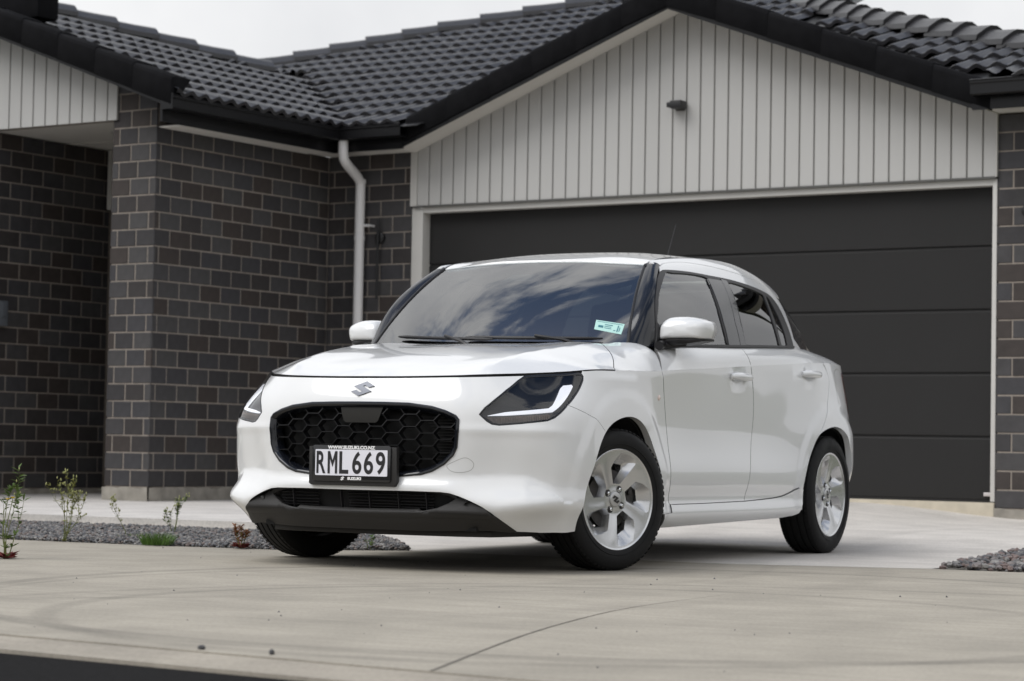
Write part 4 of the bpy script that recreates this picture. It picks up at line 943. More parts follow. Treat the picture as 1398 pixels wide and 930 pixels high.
# doors: flank below the crease + shoulder above
SA = np.array([(1.795,0),(1.822,.31),(1.861,.70),(1.895,.985)]); SB = np.array([(2.800,0),(2.785,.25),(2.769,.6),(2.761,.985)]); SC = np.array([(3.790,0),(3.745,.12),(3.715,.5),(3.712,.985)])
sh = lambda a, b, w, n=30: np.column_stack([np.linspace(a, b, n), np.full(n, w)])
g3 = .004
def sgap(segs, s):                                          # shoulder w is not metric: scale the gap
    return segs
def shp(uw): q = np.atleast_2d(np.asarray(uw, float)).copy(); q[:, 1] = q[:, 1]/.12; return shoulder(q)
sc = lambda P: np.array(P)*np.array([1, .12])
fd = merge(patch(lower, [(HL(1.795, 2.80, 40), 0), (DOOR_B, GAP), (DBOT_F[::-1], GAP), (DOOR_A[::-1], GAP)], step=.017),
           patch(shp, [(sc(SA), GAP), (sc(sh(1.895, 2.761, .985)), .0001), (sc(SB)[::-1], GAP), (sc(sh(2.80, 1.795, 0)), 0)], step=.03))
rd = merge(patch(lower, [(HL(2.80, 3.79, 40), 0), (DOOR_C, GAP), (DBOT_R[::-1], GAP), (DOOR_B[::-1], GAP)], step=.017),
           patch(shp, [(sc(SB), GAP), (sc(sh(2.761, 3.712, .985)), .0001), (sc(SC)[::-1], GAP), (sc(sh(3.79, 2.80, 0)), 0)], step=.03))
FD, FDR = both('front_door', fd, M_PAINT, car, edge_shade=M_GAPSHADE); RD, RDR = both('rear_door', rd, M_PAINT, car, edge_shade=M_GAPSHADE)
# rear quarter + rear bumper + tail corner (to the centre line, both sides)
UE = _U[-1]
qa = patch(lower, [(HL(3.79, UE, 50), 0), (np.array([(UE,.80),(UE,.30)]), 0), (np.array([(UE,.30),(4.145,.375)]), .0001), (ARCH_R[::-1][:-4], .0001), (np.array([ARCH_R[3], (3.43,.345)]), .0001), (DOOR_C[::-1], GAP)], step=.02)
qb = patch(shp, [(sc(SC), GAP), (sc(sh(3.712, _Us[-1], .985)), .0001), (sc([(_Us[-1],.985),(_Us[-1],0)]), 0), (sc(sh(_Us[-1], 3.79, 0)), 0)], step=.03)
both('rear_quarter', merge(qa, qb), M_PAINT, car)
# side sills
SILL_T = np.vstack([DBOT_F, DBOT_R[1:]])
sill = patch(lower, [(SILL_T, GAP), (np.array([(3.43,.345),(3.470,.338),(3.478,.30),(3.474,.262),(3.44,.222),(3.40,.207),(3.25,.198),(2.5,.186),(1.93,.177),(1.87,.177),(1.836,.236),(1.93,.240),(1.93,.276)]), .0003)], step=.022, offset=.006)
both('side_sill', sill, M_PAINT, car, edge_shade=M_GAPSHADE)
# black inner shell behind every gap, the floor, the wheel wells
sh_o = np.vstack([[(-UE,.79),(UE,.79)], [(UE,.32),(4.145,.375)], ARCH_R[::-1], ARCH_F[::-1], [(1.036,.19),(.72,.19),(-.72,.19),(-1.036,.19)], m_(ARCH_F), m_(ARCH_R), [(-4.145,.375),(-UE,.32)]])
p = patch(lower, [(sh_o, 0)], [(GRILLE, 0)], step=.08, offset=-.048, flange=0)
put('inner_shell', p, M_DARK, car)
mb = MB(); mb.box((-2.85, -.60, .185), (.60, .60, .205)); mb.box((-1.95, -.74, .19), (-.46, .74, .30)); mb.box((.5,-.52,.172),(.70,.52,.19)); mb.box((.60, -.46, .20), (.62, .46, .74)); mb.box((-.50, -.60, .2), (.60, .60, .74)); mb.box((-3.0, -.56, .2), (-2.0, .56, .95))
mb.box((-2.98, -.70, .70), (-2.0, .70, .72)); mb.box((-.44, -.80, .70), (.42, .80, .72))
mb.build('underbody', M_DARK, car)
mb = MB(); mb.prism([(.66, -.40, .146), (.60, -.54, .146), (.30, -.60, .146), (.30, .60, .146), (.60, .54, .146), (.66, .40, .146), (.68, 0, .145)], (0, 0, .028)); mb.build('undertray', M_PLASTIC, car, bevel=.006)
for nm, cx, s in (('wheel_arch_liner', .01, 1), ('wheel_arch_liner', .01, -1), ('wheel_arch_liner', -2.45, 1), ('wheel_arch_liner', -2.45, -1)):
    V = []; F = []; ths = np.radians(np.linspace(-8, 188 if cx > -1 else 158, 30)); rr = .385
    for t in ths: x, z = cx+rr*math.cos(t), .30+rr*math.sin(t); V += [(x, s*.825, z), (x, s*.52, z)]
    n = len(ths); F = [(2*i, 2*i+1, 2*i+3, 2*i+2) for i in range(n-1)]; V += [(cx, s*.52, .30)]; F += [(2*i+1, 2*n, 2*i+3) for i in range(n-1)]
    pyobj(nm, V, F, M_DARK, car, smooth=True)
# wheel-arch inner lips (the returned edge)
for cx, A in ((0, ARCH_F), (1, ARCH_R[7:])):
    P = lower(A); Nn = _num_n(lower, A); V = np.vstack([P-Nn*.0005, P-Nn*.03]); n = len(A)
    F = [(i, i+1, n+i+1, n+i) for i in range(n-1)]
    for s in (1, -1): pyobj('arch_lip', V*np.array([1, s, 1]), F, M_PAINT if cx == 0 else M_PAINT, car, smooth=True)
# ------------------------------------------------ grille
def ring(f, poly, w0, w1, o0, o1, n=1):
    """strip round a closed (u,v) polygon from inset w0/offset o0 to inset w1/offset o1"""
    P = np.array(poly); t = np.roll(P, -1, 0)-np.roll(P, 1, 0); t /= np.linalg.norm(t, axis=1, keepdims=True)
    A = .5*np.sum(P[:, 0]*np.roll(P[:, 1], -1)-np.roll(P[:, 0], -1)*P[:, 1]); nn = np.column_stack([-t[:, 1], t[:, 0]])*np.sign(A)
    a, b = P+nn*w0, P+nn*w1
    out = []
    for q, o in ((a, o0), (b, o1)):
        X = f(q); Nn = _num_n(f, q)
        if (Nn[:, 0]).mean() < 0 and abs(Nn[:, 0]).mean() > .3: Nn = -Nn
        out.append(X+Nn*o)
    return out
def strips(name, f, poly, prof, m, parent, smooth=True):
    """closed profile swept round a polygon; prof: list of (inset, offset)"""
    n = len(poly); V = []
    for w, o in prof: V += list(ring(f, poly, w, w, o, o)[0])
    k = len(prof); F = [(i*n+j, i*n+(j+1) % n, (i+1)*n+(j+1) % n, (i+1)*n+j) for i in range(k-1) for j in range(n)]
    o = pyobj(name, V, F, m, parent, smooth=smooth, sharp=35); return o
GRs = np.array(outline([(np.vstack([GRILLE, GRILLE[:1]]), 0)], .02)[0])
grille = strips('grille_surround', lower, GRs, [(-.001, -.02), (-.001, .003), (.004, .006), (.010, .005), (.014, .001), (.020, -.012), (.026, -.030), (.026, -.05)], M_GLOSSBLK, car)
# honeycomb: struts between lattice points, laid on the nose surface 18 mm back, 30 mm deep
def strut(mb, p, q, w, d, inset):
    uv = np.array([p, q]); X = lower(uv); Nn = _num_n(lower, uv)
    if Nn[0][0] < 0: Nn = -Nn
    t = X[1]-X[0]; t /= np.linalg.norm(t); V = []
    for x, n in zip(X, Nn):
        side = np.cross(t, n); side /= np.linalg.norm(side)
        f = x-n*inset; b = x-n*(inset+d)
        V += [f-side*w*.35, f+side*w*.35, b+side*w, b-side*w]
    mb.add(V, [(0, 1, 5, 4), (1, 2, 6, 5), (2, 3, 7, 6), (3, 0, 4, 7), (0, 3, 2, 1), (4, 5, 6, 7)])
mesh = MB(); inner = GRs*np.array([.958, 1]); inner = np.column_stack([inner[:, 0], (inner[:, 1]-.543)*.90+.543])
PX, PZ, SL = .0805, .0535, .012
cells = 0
for i in range(-6, 7):
    for j in range(-4, 5):
        cx, cz = i*PX, .546+j*PZ+(PZ/2 if i % 2 else 0)
        hex_ = [(cx-PX/2+SL, cz-PZ/2), (cx+PX/2-SL, cz-PZ/2), (cx+PX/2+SL, cz), (cx+PX/2-SL, cz+PZ/2), (cx-PX/2+SL, cz+PZ/2), (cx-PX/2-SL, cz)]
        for a, b in zip(hex_[:3], hex_[1:4]):
            ok = in_poly(np.array([a, b]), inner)
            if not ok.any(): continue
            if abs(a[0]) < .10 and a[1] > .625 and abs(b[0]) < .10: continue
            strut(mesh, a, b, .0032 if a[1] == b[1] else .004, .028, .016)
        for a, b in ((hex_[5], hex_[0]),):
            ok = in_poly(np.array([a, b]), inner)
            if ok.any() and not (abs(a[0]) < .10 and a[1] > .625): strut(mesh, a, b, .004, .028, .016)
hm = mesh.build('grille_mesh', mat('semi_gloss_black', (.011, .011, .012), rough=.28), grille); hm['kind'] = 'stuff'
# backing shade deep behind the mesh with the fins of the radiator
put('grille_backing', patch(lower, [(np.vstack([GRs, GRs[:1]]), 0)], step=.06, offset=-.075, flange=0), M_DARK, grille)
fin = MB()
for k in range(16):
    z = .45+k*.0125
    fin.box((.70, .18, z), (.715, .42, z+.004))
fin.build('radiator_fin', M_PLASTIC, grille, fix=True)['kind'] = 'stuff'
put('sensor_panel', patch(lower, [(np.array([(-.100,.686),(-.078,.622),(-.066,.6135),(.080,.6135),(.092,.622),(.112,.686),(-.100,.686)]), 0)], step=.03, offset=-.012, flange=.02), mat('smoked_radar_cover', (.016, .015, .013), rough=.4, spec=.2), grille)
# intake grille
strips('intake_surround', val_f, np.array(outline([(np.vstack([INTAKE, INTAKE[:1]]), 0)], .02)[0]), [(-.001, .004), (.003, .002), (.008, -.012), (.012, -.05)], M_PLASTIC, valance)
put('intake_backing', patch(lower, [(np.vstack([INTAKE, INTAKE[:1]]), 0)], step=.06, offset=-.06, flange=0), M_DARK, valance)
bars = MB()
for z in (.262, .274, .286, .298, .310): 
    for a, b in zip(np.linspace(-.40, .36, 16)[:-1], np.linspace(-.40, .36, 16)[1:]):
        if -.24 < a < -.05: continue
        strut(bars, (a, z), (b, z), .0016, .012, .022)
for u in (-.33, -.08, .06, .20, .33): strut(bars, (u, .25), (u, .322), .004, .014, .018)
bars.build('intake_bar', M_SATIN, valance)['kind'] = 'stuff'
# ------------------------------------------------ head lamps
Lsm = np.array(outline([(np.vstack([LAMP, LAMP[:1]]), 0)], .012)[0])
def lampset(flip, lab):
    z = (lambda p: flip_y(p)) if flip else (lambda p: p)
    hlp = put('headlight', z(patch(lower, [(np.vstack([LAMP, LAMP[:1]]), GAP*.4)], step=.03, offset=-.001, flange=.012)), M_LENS, car, lab)
    put('lamp_housing', z(patch(lower, [(np.vstack([LAMP, LAMP[:1]]), .001)], step=.03, offset=-.030, flange=-.028)), M_HOUSING, hlp)
    D = [(.585,.651),(.658,.668),(.851,.690),(.872,.703),(.917,.759),(.932,.766),(.985,.7675),(.992,.762),(.909,.700),(.875,.679),(.659,.655),(.585,.651)]
    put('light_strip', z(patch(lower, [(np.array(D), 0)], step=.02, offset=-.009, flange=.012, noflange_gap0=False)), M_DRL, hlp)
    I = [(.579,.6435),(.659,.649),(.858,.667),(.872,.672),(.860,.652),(.846,.641),(.80,.635),(.72,.624),(.640,.617),(.612,.6205),(.579,.6435)]
    put('indicator', z(patch(lower, [(np.array(I), 0)], step=.02, offset=-.016, flange=.012, noflange_gap0=False)), mat('smoked_indicator', (.16, .115, .085), rough=.2, coat=.4, var=.5, var_scale=70), hlp)
    rib = MB()
    for k in range(22):
        u = .63+k*.0105; vb = .618+(u-.64)*.085; vt = .648+(u-.66)*.09
        strut(rib, (u, vb+.003), (u, vt-.002), .0016, .004, .010)
    o = rib.build('indicator_rib', mat('amber_grey_reflector', (.42, .33, .26), rough=.25, metal=.6), hlp); o['kind'] = 'stuff'
    if flip: 
        for v in o.data.vertices: v.co.y *= -1
        o.data.flip_normals()
    # rim of the lens
    prof = [(-.0005, -.004), (-.0005, .0008), (.0035, .0014), (.006, .0002)]
    o = strips('lens_rim', lower, Lsm, prof, M_GLOSSBLK, hlp)
    if flip:
        for ob in (o,):
            for v in ob.data.vertices: v.co.y *= -1
            ob.data.flip_normals()
lampset(False, 'headlight facing the camera with a white angled light strip'); lampset(True, 'headlight on the far corner')
# ------------------------------------------------ glasshouse
def G_(pts, n=0): return cr(pts, n) if n else np.array(pts, float)
DT = cr([(.493,-.01),(.572,.448),(.700,.720),(.805,.858),(.865,.905),(.950,.931),(1.119,.931),(1.341,.888),(1.659,.828),(1.90,.795),(2.04,.765),(2.122,.730),(2.165,.66),(2.175,.55),(2.15,.3),(2.14,0)], 4)
DLO = cr([(.500,-.01),(.580,.446),(.706,.715),(.782,.812),(.820,.838),(.862,.845),(1.08,.812),(1.32,.762),(1.50,.735),(1.72,.700),(1.92,.665),(2.020,.635),(2.062,.585),(2.085,.49),(2.095,.25),(2.112,-.01)], 4)
GF = cr([(.842,.806),(.673,.600),(.598,.42),(.562,.310),(.560,.22),(.577,.13),(.600,.055),(.635,.035),(.80,.033),(1.165,.035),(1.188,.055),(1.186,.28),(1.228,.60),(1.262,.705),(1.246,.742),(1.19,.762),(1.071,.785),(.92,.803)], 3, True)
GRr = cr([(1.494,.690),(1.478,.58),(1.425,.283),(1.418,.060),(1.432,.036),(1.64,.034),(1.855,.033),(1.872,.055),(1.866,.306),(1.900,.56),(1.895,.608),(1.82,.634),(1.695,.660)], 3, True)
GQ = cr([(1.945,.600),(1.917,.50),(1.900,.25),(1.908,.05),(1.925,.034),(1.985,.034),(2.002,.055),(1.995,.28),(1.978,.53),(1.968,.578)], 3, True)
# t is not metric either: scale by cabin height ~ .44
KT = .44
def gr(p): q = np.atleast_2d(np.asarray(p, float)).copy(); q[:, 1] = q[:, 1]/KT; return green(q)
s_ = lambda P: np.array(P)*np.array([1, KT])
bline = np.array([(2.112,-.01),(1.6,-.012),(1.0,-.012),(.500,-.01)])
frame = patch(gr, [(s_(DLO), 0), (s_(bline), 0)], [(s_(GF), 0), (s_(GRr), 0), (s_(GQ), 0)], step=.03, offset=.001, flange=.016, noflange_gap0=False)
both('window_frame', frame, M_SATIN, car)
# glossy centre pillar strips, proud of the frame, with the door gap between them
for (a, b) in (((1.205, 1.255), (1.338, 1.41)), ((1.345, 1.417), (1.408, 1.478))):
    (b0, t0), (b1, t1) = a, b
    P = [(b0,.02),(b0-.003,.28),(t0-.02,.58),(t0,.725),(t1,.705),(t1-.02,.56),(b1-.004,.28),(b1,.02),(b0,.02)]
    both('door_pillar', patch(gr, [(s_(P), 0)], step=.03, offset=.004, flange=.01, noflange_gap0=False), M_GLOSSBLK, car)
# belt seal
bp = np.array([(.51,.004),(2.10,.004),(2.112,.028),(.53,.030),(.51,.004)])
both('belt_seal', patch(gr, [(s_(bp), 0)], step=.02, offset=.007, flange=.012, noflange_gap0=False), M_SATIN, car)
def glasspane(nm, poly, m):
    P = np.vstack([poly, poly[:1]])
    both(nm, patch(gr, [(s_(P), -.003)], step=.05, offset=-.004, flange=0), m, car)
glasspane('front_window', GF, M_GLASS); glasspane('rear_window', GRr, M_PRIVACY); glasspane('quarter_window', GQ, M_PRIVACY)
# white upper door frames between the glass and the roof-side gap, then the white roof rail above
both('upper_door_frame', patch(gr, [(s_(DLO[16:]), .0001), (s_([DLO[-1], DT[-1]]), .0001), (s_(DT[::-1][:-14]), GAP*.8), (s_([DT[14], DLO[16]]), .0001)], step=.03, flange=.012), M_PAINT, car)
lin_ = patch(gr, [(s_(DLO[12:]), 0), (s_([(2.112,-.01),(2.38,-.01)]), 0), (s_([(2.38,-.01),(2.30,.95)]), 0), (s_([(2.30,.99),(1.6,1.0),(.87,.99)]), 0), (s_([(.84,.95),DLO[12]]), 0)], step=.06, offset=-.022, flange=0)
both('cabin_lining', lin_, M_INTERIOR, car)
RAIL_T = np.array([(.818,.985),(.86,1.0),(1.3,1.0),(2.0,1.0),(2.27,1.0)])
SIL = cr([(2.27,1.0),(2.275,.88),(2.268,.74),(2.225,.66),(2.25,.55),(2.315,.36),(2.40,.07),(2.41,-.01)], 4)
iA = 14
rail = patch(gr, [(s_(DT[iA:48]), GAP*.8), (s_([DT[47], (2.23,.665)]), .0001), (s_(SIL[:13][::-1]), .0001), (s_(RAIL_T[::-1]), .0001), (s_([(.818,.985),(.822,.90),DT[iA]]), .0001)], step=.028, flange=.012)
both('roof_rail', rail, M_PAINT, car)
# rear pillar: white foot, black blade
both('rear_pillar', patch(gr, [(s_([(2.06,.60),(2.10,.68),(2.17,.71),(2.24,.67)]), 0), (s_(SIL[11:]), 0), (s_([(2.41,-.01),(2.25,-.01)]), 0), (s_([(2.25,-.01),(2.17,.10),(2.095,.20)]), 0), (s_([(2.095,.20),(2.06,.60)]), 0)], step=.03, offset=-.002, flange=.01), M_GLOSSBLK, car)
both('pillar_foot', patch(gr, [(s_([(2.095,.20),(2.17,.10),(2.25,-.01),(2.10,-.01),(2.095,.20)]), .0003)], step=.02, flange=.008), M_PAINT, car)
# windscreen, its black border and the windscreen pillars
qs = np.linspace(-1, 1, 41); ws = np.linspace(-.03, 1.0, 21)
def grid(f, a, b):
    uv = np.array([(x, y) for y in b for x in a]); P = f(uv); N = _num_n(f, uv); n = len(a)
    F = [(j*n+i, j*n+i+1, (j+1)*n+i+1, (j+1)*n+i) for j in range(len(b)-1) for i in range(n-1)]
    if N[:, 2].mean() < 0: N = -N
    return P, np.array(F), N
P, F, N = grid(screen, qs, ws); ws_o = pyobj('windscreen', P, F, M_SCREEN, car, smooth=True, N=N)
def band(name, outer, inner, m, off, parent):
    """strip between two (q,w) polylines"""
    A, B = screen(np.array(outer)), screen(np.array(inner)); Na = _num_n(screen, np.array(outer)); Na = np.where(Na[:, 2:3] < 0, -Na, Na)
    n = len(A); V = np.vstack([A+Na*off, B+Na*off]); F = [(i, i+1, n+i+1, n+i) for i in range(n-1)]
    return pyobj(name, V, F, m, parent, smooth=True)
path_o = [(-1,-.03)]+[(-1, t) for t in np.linspace(0, 1, 12)]+[(q, 1.0) for q in np.linspace(-1, 1, 24)[1:-1]]+[(1, t) for t in np.linspace(1, 0, 12)]+[(1, -.03)]
path_i = [(q*.955, .02+w*.952) for q, w in path_o]
band('glass_border', path_o, path_i, M_DARK, -.003, ws_o)
def apillar(s):
    rows = []
    for w in np.linspace(-.06, 1.03, 20):
        e = screen([[1.0, w]])[0]; i = np.interp(w, [-.06, 0, .5, .85, 1.03], [0, .02, .50, .86, .97])
        k = np.interp(i, np.linspace(0, 1, 17), np.arange(17)); 
        g = np.array([np.interp(k, np.arange(17), DT[:17, 0]), np.interp(k, np.arange(17), DT[:17, 1])]); r = green([g])[0]
        mid = (e+r)/2; out = np.array([.35, .55, .35]); row = []
        for t in np.linspace(0, 1, 9): row.append(e*(1-t)+r*t+out*.045*(t*(1-t)*4)*(.55))
        rows.append(row)
    V = np.array(rows).reshape(-1, 3)*np.array([1, s, 1]); n = 9
    F = [(j*n+i, j*n+i+1, (j+1)*n+i+1, (j+1)*n+i) for j in range(19) for i in range(8)]
    if s > 0: F = [f[::-1] for f in F]
    pyobj('windscreen_pillar', V, F, M_GLOSSBLK, car, smooth=True)
    mb = MB(); mb.tube([tuple(screen([[1.005*1, w]])[0]*np.array([1, s, 1])) for w in np.linspace(-.02, 1.0, 12)], .0075, 8); mb.build('screen_moulding', M_SATIN, car, smooth=True)
apillar(1); apillar(-1)
# roof and the black ditch strips
yed = lambda x: float(np.interp(-x, [.76, .85, 1.2, 1.6, 2.0, 2.35, 2.65], [.541, .541, .538, .531, .518, .485, .44]))
xs = np.linspace(-.818, -2.45, 20); re_ = np.array([(x, yed(x)) for x in xs])
fr = np.array([(-.765-.056*q*q, .541*q) for q in np.linspace(-1, 1, 25)])
back = np.array([(-2.45, yed(-2.45)), (-2.56, .42), (-2.64, .25), (-2.66, 0), (-2.64, -.25), (-2.56, -.42), (-2.45, -yed(-2.45))])
put('roof', patch(roof, [(fr, .003), (re_, .002), (back, .0001), (re_[::-1]*np.array([1, -1]), .002)], step=.05, flange=.02), M_PAINT, car)
for s in (1, -1):
    mb = MB(); mb.tube([(x, s*(yed(x)+.009), float(_roof([(x, yed(x)+.004)])[0])-.009) for x in np.linspace(-.80, -2.40, 24)], .010, 8); mb.build('roof_strip', M_SATIN, car, smooth=True)
# tailgate: rear glass and panel, closed off behind the pillars
rows = []
for t in np.linspace(0, 1, 9):
    row = []
    for q in np.linspace(-1, 1, 21):
        top = np.array([-2.62+.2*abs(q)**3-.02, .50*q, 1.385-.02*q*q-.05*abs(q)**3]); bot = np.array([-2.93+.35*abs(q)**4, .70*q, 1.03])
        low = np.array([-3.02+.12*abs(q)**4, .66*q, .975])
        row.append(top*(1-t)+bot*t if t <= 1 else low)
    rows.append(row)
V = np.array(rows).reshape(-1, 3); F = [(j*21+i, (j+1)*21+i, (j+1)*21+i+1, j*21+i+1) for j in range(8) for i in range(20)]
pyobj('tailgate', V, F, M_GLOSSBLK, car, smooth=True)
# ---------------------------------------------------------------- wheels
def tyre_profile():
    W, R = .0925, .305; p = []
    # outboard sidewall from the bead up, tread with four grooves, inboard sidewall down
    p += [(W-.006, .212), (W-.001, .222), (W+.004, .240), (W+.005, .256), (W+.0015, .275), (W-.006, .290), (W-.016, .2985)]
    for g in (.056, .020, -.020, -.056):
        p += [(g+.0055, R-.0005*abs(g)/.02), (g+.004, R-.008), (g-.004, R-.008), (g-.0055, R-.0005*abs(g)/.02)]
    p += [(-W+.016, .2985), (-W+.006, .290), (-W-.002, .270), (-W-.004, .25), (-W+.002, .222), (-W+.008, .205)]
    return p
def wheel_meshes():
    ms = {}
    mb = MB(); mb.lathe(tyre_profile(), 96, 'y')
    # raised sidewall rings
    mb.lathe([(.0965, .236), (.0985, .2372), (.0985, .2392), (.097, .2405)], 96, 'y')
    # shoulder blocks: short ribs across both tread shoulders
    for k in range(72):
        a = 2*math.pi*k/72
        for s in (1, -1):
            q = [(s*.062, .3032), (s*.078, .3024), (s*.0825, .2978)]
            c, d = math.cos(a), math.sin(a); w = .0085
            V = []
            for y, r in q: V += [(r*c-w*d, y, r*d+w*c), (r*c+w*d, y, r*d-w*c), ((r+.0009)*c+w*d, y, (r+.0009)*d-w*c), ((r+.0009)*c-w*d, y, (r+.0009)*d+w*c)]
            mb.add(V, [(3, 2, 6, 7), (7, 6, 10, 11), (0, 3, 7, 4), (4, 7, 11, 8), (2, 1, 5, 6), (6, 5, 9, 10), (8, 11, 10, 9), (0, 1, 2, 3)])
    ms['tyre'] = mb
    return ms
# rim face: disc with five five-sided openings, each set in a bevelled pocket
def rim_patch():
    step = .011; N5 = 5
    hole = [(.080, -7), (.084, 19.5), (.140, 24), (.158, 21), (.155, 3), (.130, -10)]
    pock = [(.069, -10), (.0725, 25), (.188, 36), (.202, 33), (.2035, 20), (.2035, 6), (.172, -5), (.141, -15)]
    def pol(P, k): return np.array([(r*math.cos(math.radians(90+72*k+a)), r*math.sin(math.radians(90+72*k+a))) for r, a in P])
    circ = lambda r, n: np.array([(r*math.cos(2*math.pi*i/n), r*math.sin(2*math.pi*i/n)) for i in range(n)])
    rs = lambda P: np.array(resample(np.vstack([P, P[:1]]), step))
    holes = [rs(pol(hole, k)) for k in range(5)]; pocks = [rs(pol(pock, k)) for k in range(5)]
    outer = circ(.226, 110)
    extra = [np.vstack([p, p[:1]]) for p in pocks] + [np.vstack([c, c[:1]]) for c in (circ(.034, 30), circ(.209, 96), circ(.2155, 100))]
    uv, F = cdt(outer, holes, step, extra)
    r = np.hypot(uv[:, 0], uv[:, 1])
    h = np.interp(r, [0, .034, .036, .06, .12, .19, .209, .2155, .226], [-.020, -.020, -.020, -.022, -.013, -.004, -.002, .002, -.004])
    def seg_d(p, poly):
        d = np.full(len(p), 9.0)
        for a, b in zip(poly, np.roll(poly, -1, 0)):
            t = np.clip(((p-a)@(b-a))/((b-a)@(b-a)), 0, 1); d = np.minimum(d, np.linalg.norm(p-(a+t[:, None]*(b-a)), axis=1))
        return d
    for ho, po in zip(holes, pocks):
        ins = in_poly(uv, po) & (seg_d(uv, po) > 1e-5)
        dp, dh = seg_d(uv, po), seg_d(uv, ho); t = dp/(dp+dh+1e-9)
        h = np.where(ins, h-.034*t, h)
    # twisted spoke crease
    th = np.degrees(np.arctan2(uv[:, 1], uv[:, 0])); k = ((th-90-36) % 72)-36
    sp = (36-np.abs(((th-90) % 72)-36))           # 0 on an opening's axis
    ridge = np.exp(-((((th-90-36+36) % 72)-36-8*(r-.1)/.1)/5.5)**2)*sstep(.045, .08, r)*sstep(.20, .17, r)
    h = h + .0012*ridge
    V = np.column_stack([uv[:, 0], h, uv[:, 1]])
    n0 = len(V); ed = edge_loops(F.tolist()); fl = []; FF = [F]
    for a, b in ed:
        i = n0+len(fl); dep = .035 if np.hypot(*uv[a]) < .2 else .03
        fl += [V[a], V[b], V[b]-[0, dep, 0], V[a]-[0, dep, 0]]; FF.append(np.array([[i, i+3, i+2], [i, i+2, i+1]]))
    return np.vstack([V, fl]), np.vstack(FF)
RIM_V, RIM_F = rim_patch()
def make_wheel():
    """wheel built with its outboard face towards +y, centre at the origin"""
    w = empty('wheel', parent=car)
    t = wheel_meshes()['tyre'].build('tyre', M_RUBBER, w, smooth=True, sharp=32)
    bm = bmesh.new(); me = bpy.data.meshes.new('rim'); me.from_pydata([(x, y+.088, z) for x, y, z in RIM_V], [], [tuple(int(i) for i in f) for f in RIM_F]); bm.from_mesh(me); bmesh.ops.recalc_face_normals(bm, faces=bm.faces); bm.to_mesh(me); bm.free()
    # keep the face outward
    if sum(p.normal.y*p.area for p in me.polygons) < 0: me.flip_normals()
    me.shade_smooth(); me.set_sharp_from_angle(angle=math.radians(16)); link('rim', me, w, M_SILVER)
    b = MB(); b.lathe([(.080, .222), (.040, .205), (-.02, .198), (-.08, .205), (-.092, .222)], 64, 'y'); b.build('rim_barrel', M_STEEL, w, smooth=True)
    d = MB(); d.lathe([(.030, .05), (.030, .128), (.012, .128), (.012, .05)], 48, 'y', closed=True); d.lathe([(.012, .001), (.052, .05), (.052, .001)], 24, 'y'); d.build('brake_disc', M_STEEL, w, smooth=True, sharp=30)
    c = MB(); c.prism([(.06*math.cos(a)*1.0-.02, -.01, .06*math.sin(a)) for a in np.linspace(-.7, .7, 4)] + [(.145*math.cos(a), -.01, .145*math.sin(a)) for a in np.linspace(.42, -.42, 6)], (0, .05, 0))
    for s in (-1, 1): c.tube([(.112, .035, s*.028), (.112, .052, s*.028)], .011, 10)
    c.build('brake_caliper', M_STEEL, w, bevel=.004)
    h = MB(); h.lathe([(.060, .0325), (.0715, .0325), (.0735, .0305), (.0745, .026), (.0752, .0005)], 36, 'y'); h.build('hub_cap', mat('satin_hub_cap', (.5, .5, .5), rough=.3, metal=.6) if 'satin_hub_cap' not in bpy.data.materials else bpy.data.materials['satin_hub_cap'], w, smooth=True, sharp=40)
    e = MB(); S_ = EMBLEM*.018; e.prism([(x, .0752, z) for x, z in S_], (0, .0012, 0)); e.build('emblem', M_STEEL, w)
    for k in range(4):
        a = math.radians(32+90*k)
        n = MB(); cc = (.05*math.cos(a), 0, .05*math.sin(a))
        n.lathe([(.060, .0088), (.074, .0085), (.0765, .006), (.077, .0005)], 6, 'y', cc)
        n.build('wheel_nut', M_CHROME, w, smooth=True, sharp=25)
        n = MB(); n.lathe([(.055, .0155), (.0685, .0155), (.0690, .0140), (.0672, .0120), (.0672, .0005)], 24, 'y', cc); n.build('nut_recess', M_STEEL, w, smooth=True, sharp=30)
    return w
EMBLEM = np.array([(750,255),(975,405),(800,453),(692,385),(612,400),(870,570),(450,725),(225,575),(400,527),(508,595),(588,580),(330,410)], float)
EMBLEM = np.column_stack([(EMBLEM[:, 0]-600)/300, -(EMBLEM[:, 1]-490)/235])
def copy_tree(o, parent):
    c = o.copy(); COL.objects.link(c); c.parent = parent
    for ch in list(o.children): copy_tree(ch, c)
    return c
w0 = make_wheel()
def place_wheel(w, x, y, steer, spin):
    # left side: +y outboard; right side turned half round so the outboard face is -y
    side = 1 if y > 0 else -1
    w.matrix_local = Matrix.Translation((x, y, .305)) @ Matrix.Rotation(math.radians(steer), 4, 'Z') @ (Matrix.Rotation(math.pi, 4, 'Z') if side < 0 else Matrix.Identity(4)) @ Matrix.Rotation(math.radians(spin), 4, 'Y')
ws_ = [w0] + [copy_tree(w0, car) for _ in range(3)]
place_wheel(w0, 0, .752, -17.5, 0); place_wheel(ws_[1], -2.45, .758, 0, -37); place_wheel(ws_[2], 0, -.752, -19.5, 20); place_wheel(ws_[3], -2.45, -.758, 0, 40)
for w, sp in zip(ws_, (0, -37, 20, 40)):                      # the calliper does not turn with the wheel
    c = [x for x in w.children if x.name.startswith('brake_caliper')][0]
    c.rotation_euler = (0, math.radians(-sp + (180 if w is w0 else 0)), 0)
